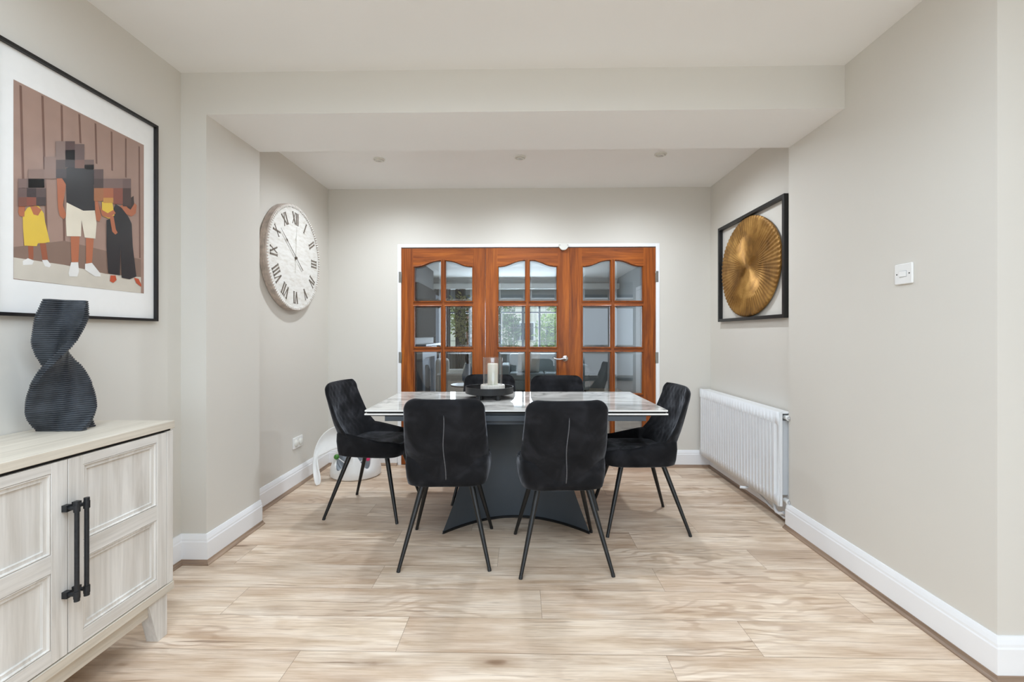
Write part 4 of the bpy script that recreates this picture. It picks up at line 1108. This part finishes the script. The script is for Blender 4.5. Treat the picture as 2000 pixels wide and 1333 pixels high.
o = obj('baby_seat_tray', bm, 'white_plastic', None, smooth=True)
sol = o.modifiers.new('s', 'SOLIDIFY'); sol.thickness = 0.012; sol.offset = 1
sb = o.modifiers.new('sub', 'SUBSURF'); sb.levels = 2; sb.render_levels = 2
tag(o, 'white curved plastic play tray leaning against the skirting in left corner', 'baby tray')
# ================================================================== THE LIVING ROOM BEYOND THE DOORS
LX0, LX1, LZ = -1.95, 2.15, 2.45
M['lr_wall'] = paint('cool_grey_emulsion', S(160, 164, 166), 0.6)
M['charcoal'] = paint('charcoal_emulsion', S(34, 34, 36), 0.6)
M['slate_cab'] = paint('blue_grey_mantel_paint', S(150, 158, 170), 0.45)
M['linen_grey'] = simple('grey_green_upholstery', S(142, 150, 152), 0.85, nscale=60, namt=0.08)
M['linen_white'] = simple('off_white_boucle', S(222, 220, 214), 0.9, nscale=90, namt=0.06, bump=0.2)
M['tv_black'] = simple('matt_black_screen', S(16, 16, 18), 1.0, nscale=20)
M['tv_black'].node_tree.nodes['Principled BSDF'].inputs['Specular IOR Level'].default_value = 0.02
M['drape'] = simple('dark_grey_curtain', S(70, 72, 76), 0.9, nscale=20, namt=0.1)
bm = nb(); box(bm, LX0-0.15, LX0, YB+0.12, YF, 0, LZ); struct('wall_lounge_left', bm, 'lr_wall')
bm = nb(); box(bm, LX1, LX1+0.15, YB+0.12, YF, 0, LZ); struct('wall_lounge_right', bm, 'lr_wall')
bm = nb(); box(bm, LX0-0.15, LX1+0.15, YB+0.12, YF+0.15, LZ, LZ+0.15); struct('ceiling_lounge', bm, 'ceil')
bm = nb(); box(bm, LX0-0.15, XA-0.15, YB+0.02, YB+0.14, 0, LZ); box(bm, XRA+0.19, LX1+0.15, YB+0.02, YB+0.14, 0, LZ); struct('wall_lounge_near', bm, 'lr_wall')
# front wall with the wide bay opening
WX0, WX1, WZ0, WZ1 = -1.85, 1.05, 0.87, 1.95
bm = nb(); box(bm, LX0-0.15, WX0, YF, YF+0.15, 0, LZ); box(bm, WX1, LX1+0.15, YF, YF+0.15, 0, LZ); box(bm, WX0, WX1, YF, YF+0.15, 0, WZ0); box(bm, WX0, WX1, YF, YF+0.15, WZ1, LZ)
struct('wall_front', bm, 'lr_wall')
bm = nb(); prism(bm, [(0, 0), (0.10, 0), (0.08, -0.03), (0.03, -0.07), (0.01, -0.12), (0, -0.12)], lambda u, v: (LX0, YF-u, LZ+v), (LX1-LX0, 0, 0)); struct('trim_2', bm, 'ceil')
bm = nb(); box(bm, LX0, LX1, YF-0.25, YF-0.001, LZ-0.24, LZ-0.13); struct('trim_3', bm, 'ceil')
bm = nb(); box(bm, WX0-0.04, WX1+0.04, YF-0.16, YF+0.02, WZ0-0.035, WZ0); struct('trim_4', bm, 'gloss_white', bevel=0.006)
M['upvc_grey'] = simple('grey_window_frame', S(104, 112, 124), 0.4, nscale=20, namt=0.03)
bm = nb(); frame_grid(bm, WX0, WX1, WZ0, WZ1, YF+0.03, 0.05, 0.07, xs=(-1.15, -0.45, 0.05, 0.42), zs=(1.70,)); struct_w = struct('window_2', bm, 'upvc_grey')
bm = nb()
for z in (1.06, 1.36): box(bm, WX0+0.05, WX1-0.05, YF+0.063, YF+0.068, z-0.006, z+0.006)
for i in range(1, 12):
    x = WX0 + i*(WX1-WX0)/12; box(bm, x-0.004, x+0.004, YF+0.063, YF+0.068, WZ0+0.05, WZ1-0.05)
obj('leaded_bar', bm, 'hinge', struct_w)
bm = nb(); bm.faces.new([bm.verts.new(p) for p in ((WX0+.04, YF+0.07, WZ0+.04), (WX1-.04, YF+0.07, WZ0+.04), (WX1-.04, YF+0.07, WZ1-.04), (WX0+.04, YF+0.07, WZ1-.04))]); obj('glass', bm, 'pic_glass', struct_w)

# curtains: pleated
def curtain(x0, x1, z0, z1, label, y=YF-0.20, tie=None):
    bm = nb(); n = 40; rings = []
    for z in [z0 + (z1-z0)*k/10 for k in range(11)]:
        r = []
        for i in range(n+1):
            u = i/n; xx = x0+(x1-x0)*u
            if tie: 
                k = tie*(1-(z-z0)/(z1-z0)); xx = xx + (x1-xx)*k*0.8
            r.append((xx, y + 0.022*math.sin(u*PI*11), z))
        rings.append(r + [(p[0], p[1]+0.008, p[2]) for p in reversed(r)])
    loft(bm, rings); o = obj('curtain', bm, 'drape', None, smooth=True); tag(o, label, 'curtain', 'dark curtains at the lounge bay window'); return o
curtain(-1.93, -1.55, 0.03, 2.2, 'dark grey full length curtain at the left end of bay window')
curtain(-1.44, -1.22, 0.03, 2.2, 'dark grey curtain hanging between two left lights of bay window')
curtain(0.90, 1.15, 0.03, 2.2, 'dark grey curtain at right end of the bay window', tie=0.6)
t = thing('curtain_pole', 'pale curtain pole above the lounge bay window', 'curtain pole', (0, YF-0.20, 2.215))
bm = nb(); lathe(bm, [(0.013, -1.93), (0.013, 1.18)], (0, 0, 0), 14, 'x'); obj('rod', bm, 'chrome', t, smooth=True)
for x in (-1.90, 1.15):
    bm = nb(); tube(bm, [(x, 0, 0), (x, 0.20, 0)], 0.008, 8); obj('bracket', bm, 'chrome', t)

# chimney breast and mantel on the left wall
bm = nb(); box(bm, LX0, -1.72, 6.9, 8.75, 0, LZ-0.001); struct('wall_chimney', bm, 'charcoal')
t = thing('fireplace', 'blue grey fireplace surround with dark cast iron opening by charcoal wall', 'fireplace', (-1.72, 7.95, 0))
bm = nb(); box(bm, 0.0, 0.10, -0.62, -0.42, 0, 0.80); box(bm, 0.0, 0.10, 0.42, 0.62, 0, 0.80); box(bm, 0, 0.10, -0.62, 0.62, 0.80, 1.0); obj('surround', bm, 'slate_cab', t, bevel=0.005)
bm = nb(); box(bm, 0, 0.17, -0.68, 0.68, 1.0, 1.04); obj('mantel_shelf', bm, 'slate_cab', t, bevel=0.006)
bm = nb(); prism(bm, [(-0.42, 0), (0.42, 0), (0.42, 0.80), (-0.42, 0.80)], lambda u, v: (0.001, u, v), (0.02, 0, 0)); obj('back_panel', bm, 'slate_cab', t)
bm = nb(); prism(bm, [(-0.24, 0)]+[(0.24, 0)]+[(0.24*math.cos(PI*i/14), 0.42+0.24*math.sin(PI*i/14)) for i in range(15)], lambda u, v: (0.022, u, v), (0.03, 0, 0)); obj('iron_arch', bm, 'black_frame', t)
t = tag(obj('television', bx(-1.719, -1.66, 7.20, 8.70, 1.15, 2.05), 'tv_black', None, bevel=0.004), 'black flat television on the charcoal chimney breast', 'television')

def cushion(name, w, h, d, mat, loc, rot, label):
    bm = nb(); n = 12; Vt = []
    for sgn in (1, -1):
        g = [[(w*(-1+2*i/n)*(1-0.06*(1-abs(-1+2*j/n)**2)*0), sgn*d*((1-abs(-1+2*i/n)**2.4)*(1-abs(-1+2*j/n)**2.4))**0.5, h*(-1+2*j/n)) for i in range(n+1)] for j in range(n+1)]
        V = [[bm.verts.new(p) for p in r] for r in g]
        for j in range(n):
            for i in range(n):
                q = (V[j][i], V[j][i+1], V[j+1][i+1], V[j+1][i]); bm.faces.new(q if sgn > 0 else q[::-1])
    bmesh.ops.remove_doubles(bm, verts=bm.verts, dist=1e-4)
    o = obj(name, bm, mat, None, smooth=True, angle=80); o.location = loc; o.rotation_euler = rot
    tag(o, label, 'cushion', 'cushions on the lounge seats'); return o
def sofa(name, label, loc, rz, w, mat, seats=2):
    t = thing(name, label, 'sofa' if seats > 1 else 'armchair', loc, rz)
    bm = bx(-w/2, w/2, -0.42, 0.42, 0.10, 0.30); obj('base', bm, mat, t, bevel=0.03, bseg=3)
    bm = bx(-w/2+0.16, w/2-0.16, 0.20, 0.42, 0.28, 0.80); obj('backrest', bm, mat, t, bevel=0.05, bseg=4)
    for s in (-1, 1):
        bm = bx(min(s*w/2, s*(w/2-0.17)), max(s*w/2, s*(w/2-0.17)), -0.42, 0.40, 0.28, 0.60); obj('arm', bm, mat, t, bevel=0.04, bseg=4)
    sw = (w-0.34)/seats
    for k in range(seats):
        x = -w/2+0.17+k*sw; bm = bx(x+0.004, x+sw-0.004, -0.43, 0.20, 0.29, 0.44); obj('seat_cushion', bm, mat, t, bevel=0.035, bseg=4)
    for sx in (-1, 1):
        for sy in (-1, 1):
            bm = nb(); lathe(bm, [(0.016, 0.0), (0.022, 0.105)], (sx*(w/2-0.08), sy*0.34, 0), 12); obj('foot', bm, 'black_metal', t)
    return t
sofa('sofa', 'grey two seat sofa under the lounge window, seen through middle door', (0.48, 9.20, 0), 0, 1.75, 'linen_grey')
sofa('armchair', 'pale grey armchair turned side on, seen through left door', (-0.98, 7.35, 0), math.radians(100), 0.92, 'linen_white', 1)
cushion('cushion', 0.22, 0.22, 0.07, 'linen_white', (0.16, 8.93, 0.64), (0.35, 0, 0.1), 'off white square cushion left of the grey sofa')
cushion('cushion', 0.22, 0.22, 0.07, 'linen_white', (0.98, 8.95, 0.64), (0.35, 0, -0.3), 'off white cushion at right end of the grey sofa')
cushion('cushion', 0.20, 0.20, 0.07, 'linen_white', (-0.86, 7.22, 0.63), (0.3, 0.2, 1.9), 'off white cushion leaning on the pale armchair')
# internal door on the right wall of the lounge
bm = nb(); box(bm, LX1-0.04, LX1-0.001, 7.4, 8.2, 0.005, 2.0)
for z0, z1 in ((0.2, 0.85), (0.98, 1.85)):
    for y0, y1 in ((7.5, 7.76), (7.84, 8.1)): box(bm, LX1-0.045, LX1-0.039, y0, y1, z0, z1)
o = struct('door_4', bm, 'gloss_white', bevel=0.003)
bm = nb(); box(bm, LX1-0.02, LX1, 7.32, 7.39, 0, 2.07); box(bm, LX1-0.02, LX1, 8.21, 8.28, 0, 2.07); box(bm, LX1-0.02, LX1, 7.39, 8.21, 2.01, 2.07); struct('trim_5', bm, 'gloss_white')

# plant in the lounge
def leafy(bm, c, n, r, size, rnd, squash=1.0):
    for _ in range(n):
        while True:
            p = Vector((rnd.uniform(-1, 1), rnd.uniform(-1, 1), rnd.uniform(-1, 1)))
            if 0.35 < p.length < 1: break
        p = Vector((p.x*r, p.y*r, p.z*r*squash)) + Vector(c)
        d = Vector((rnd.uniform(-1, 1), rnd.uniform(-1, 1), rnd.uniform(-.6, 1))).normalized(); s = d.cross(Vector((rnd.uniform(-1, 1), rnd.uniform(-1, 1), 1))).normalized()
        L = size*rnd.uniform(.6, 1.3); w_ = L*0.28
        q = [p, p+d*L*0.5+s*w_, p+d*L, p+d*L*0.5-s*w_]
        bm.faces.new([bm.verts.new(x) for x in q])
def leafmat(name, a, b):
    t = NT(name); f = t.noise(t.coord(), 3, 4); t.base(t.ramp(f, [(0.35, S(*a)), (0.65, S(*b))])); t.set(Roughness=0.6); return t.m
M['leaf_a'] = leafmat('dark_green_leaf', (58, 88, 52), (112, 142, 84))
M['leaf_b'] = leafmat('mid_green_leaf', (112, 148, 74), (182, 204, 122))
M['leaf_c'] = leafmat('olive_leaf', (140, 150, 98), (206, 210, 160))
M['bark'] = simple('grey_brown_bark', S(96, 82, 70), 0.9, nscale=20, namt=0.2)
M['terracotta'] = simple('grey_stoneware_pot', S(150, 148, 144), 0.6, nscale=20, namt=0.05)
t = thing('potted_plant', 'tall dark leafed potted plant by the lounge window', 'plant', (-0.62, 9.55, 0))
bm = nb(); lathe(bm, [(0.13, 0), (0.17, 0.34), (0.16, 0.35), (0.15, 0.30), (0.01, 0.30)], (0, 0, 0), 24); obj('pot', bm, 'terracotta', t, smooth=True)
bm = nb(); tube(bm, [(0, 0, 0.28), (0.02, 0, 0.8), (-0.02, 0, 1.3), (0, 0.0, 1.7)], [0.015, 0.012, 0.01, 0.006], 8); obj('stem', bm, 'bark', t)
bm = nb(); rnd = random.Random(5)
for z in (1.0, 1.2, 1.4, 1.6, 1.75): leafy(bm, (0, 0, z), 55, 0.17, 0.13, rnd)
obj('foliage', bm, 'leaf_a', t)
# branches in a glass vase on a round side table (left door)
t = thing('side_table', 'small round black side table in the lounge, behind left door', 'table', (-0.66, 5.6, 0))
bm = nb(); lathe(bm, [(0.22, 0.55), (0.22, 0.57), (0.01, 0.57)], (0, 0, 0), 40); obj('table_top', bm, 'black_metal', t, smooth=True)
bm = nb(); lathe(bm, [(0.16, 0.0), (0.16, 0.012), (0.015, 0.02), (0.015, 0.55)], (0, 0, 0), 24); obj('pedestal', bm, 'black_metal', t, smooth=True)
t = thing('vase_of_branches', 'grey vase with pale olive branches on the small round side table', 'plant', (-0.66, 5.6, 0.5705))
bm = nb(); lathe(bm, [(0.05, 0), (0.075, 0.05), (0.08, 0.12), (0.05, 0.2), (0.035, 0.24), (0.04, 0.26), (0.034, 0.26), (0.03, 0.22)], (0, 0, 0), 28, cap=False); obj('vase_body', bm, 'slate_cab', t, smooth=True)
bm = nb(); lf = nb(); rnd = random.Random(9)
for k in range(11):
    a = rnd.uniform(0, 2*PI); e = rnd.uniform(0.1, 0.5); h = rnd.uniform(0.45, 0.85)
    P = [(0, 0, 0.05), (0.05*math.cos(a)*e, 0.05*math.sin(a)*e, 0.25), (0.35*e*math.cos(a), 0.35*e*math.sin(a), 0.25+h*0.6), (0.6*e*math.cos(a), 0.6*e*math.sin(a), 0.25+h)]
    tube(bm, P, [0.004, 0.004, 0.003, 0.0015], 6)
    for z in range(12):
        s = 0.4+0.6*z/11; p = Vector(P[2]).lerp(Vector(P[3]), max(0, (s-0.5)*2)) if s > .5 else Vector(P[1]).lerp(Vector(P[2]), s*2)
        leafy(lf, p, 4, 0.045, 0.06, rnd)
obj('branch', bm, 'bark', t); obj('leaves', lf, 'leaf_c', t)

# ================================================================== OUTSIDE
M['grass'] = simple('lawn', S(116, 138, 72), 0.95, nscale=8, namt=0.25)
M['paving'] = simple('pale_paving', S(176, 168, 156), 0.9, nscale=6, namt=0.1)
M['render'] = simple('cream_render', S(220, 216, 206), 0.9, nscale=2, namt=0.04)
def brickmat():
    t = NT('red_brick'); b = t.n('ShaderNodeTexBrick'); b.inputs['Scale'].default_value = 1.0
    b.inputs['Brick Width'].default_value = 0.23; b.inputs['Row Height'].default_value = 0.078; b.inputs['Mortar Size'].default_value = 0.008
    b.inputs['Color1'].default_value = S(164, 110, 88); b.inputs['Color2'].default_value = S(140, 92, 74); b.inputs['Mortar'].default_value = S(190, 182, 170)
    t.l(t.coord((1, 1, 1), rot=(PI/2, 0, 0)), b.inputs['Vector']); t.base(b.outputs[0]); t.set(Roughness=0.9); return t.m
M['brick'] = brickmat()
M['roof'] = simple('brown_roof_tile', S(120, 96, 84), 0.9, nscale=10, namt=0.15)
M['dark_glass'] = simple('dark_window_glass', S(60, 70, 78), 0.1, nscale=3, namt=0.1)
bm = nb(); bm.faces.new([bm.verts.new(p) for p in ((-30, YF+0.16, -0.12), (30, YF+0.16, -0.12), (30, 60, -0.12), (-30, 60, -0.12))]); o = obj('front_lawn', bm, 'grass', None); tag(o, 'green lawn outside the lounge bay window', 'lawn', kind='structure')
bm = nb(); bm.faces.new([bm.verts.new(p) for p in ((-30, -40, -0.12), (30, -40, -0.12), (30, YN-0.16, -0.12), (-30, YN-0.16, -0.12))]); o = obj('rear_patio', bm, 'paving', None); tag(o, 'pale paved patio behind the house', 'patio', kind='structure')
bm = bx(-12, 12, 17.5, 17.62, -0.12, 0.75); o = obj('garden_wall', bm, 'brick', None); tag(o, 'low red brick garden wall beyond the lawn', 'wall')
t = thing('house', 'cream and brick house across the road seen through bay window', 'house', (-1.0, 30, -0.12))
bm = bx(-7, 5, 0, 6, 0, 5.6); obj('wall', bm, 'render', t)
bm = bx(-2.6, -0.4, -0.5, 0.0, 0, 5.6); obj('brick_bay', bm, 'brick', t)
bm = nb(); prism(bm, [(-0.8, 5.6), (6.8, 5.6), (3, 8.4)], lambda u, v: (-7.5, u, v), (13, 0, 0)); obj('roof', bm, 'roof', t)
for x in (-5, 1.2, 3.4):
    for z in (0.9, 3.4):
        f = obj('window', bx(x-0.75, x+0.75, -0.06, 0.02, z, z+1.3), 'gloss_white', t)
        bm = nb()
        for k in range(3): box(bm, x-0.68+k*0.46, x-0.68+k*0.46+0.42, -0.075, -0.05, z+0.08, z+1.22)
        obj('pane', bm, 'dark_glass', f)
def tree(nm, label, loc, h, r, mat, n, group, squash=1.3, seed=1, size=0.14):
    t = thing(nm, label, 'tree', loc, 0, group); rnd = random.Random(seed)
    bm = nb(); tube(bm, [(0, 0, 0), (0.05, 0, h*0.4), (0, 0.05, h*0.75)], [0.12*r, 0.09*r, 0.04*r], 8); obj('trunk', bm, 'bark', t)
    bm = nb(); leafy(bm, (0, 0, h-r*squash*0.6), n, r, size, rnd, squash)
    for k in range(4): leafy(bm, (rnd.uniform(-r, r)*.6, rnd.uniform(-r, r)*.6, h-r*rnd.uniform(.3, 1.6)), n//6, r*.5, size, rnd)
    obj('foliage', bm, mat, t); return t
tree('garden_shrub', 'dark green shrub just outside bay window, left of centre', (-0.35, 12.6, -0.12), 1.9, 0.36, 'leaf_a', 700, 'front garden shrubs', 2.0, 1, 0.11)
tree('garden_shrub', 'light green rounded shrub outside bay window, right of the frame post', (1.0, 13.6, -0.12), 1.75, 0.6, 'leaf_b', 1300, 'front garden shrubs', 1.2, 2, 0.12)
tree('garden_shrub', 'mid green shrub outside seen through left door', (-3.2, 13.0, -0.12), 2.6, 1.0, 'leaf_b', 2600, 'front garden shrubs', 1.2, 3, 0.13)
tree('garden_tree', 'olive green tree beyond the lawn on the left', (-3.8, 19.5, -0.12), 5.0, 1.9, 'leaf_c', 3000, 'front garden trees', 1.1, 4, 0.22)
tree('garden_tree', 'bushy green tree beyond the lawn on the right', (2.9, 19.0, -0.12), 4.4, 1.8, 'leaf_b', 3000, 'front garden trees', 1.1, 5, 0.22)
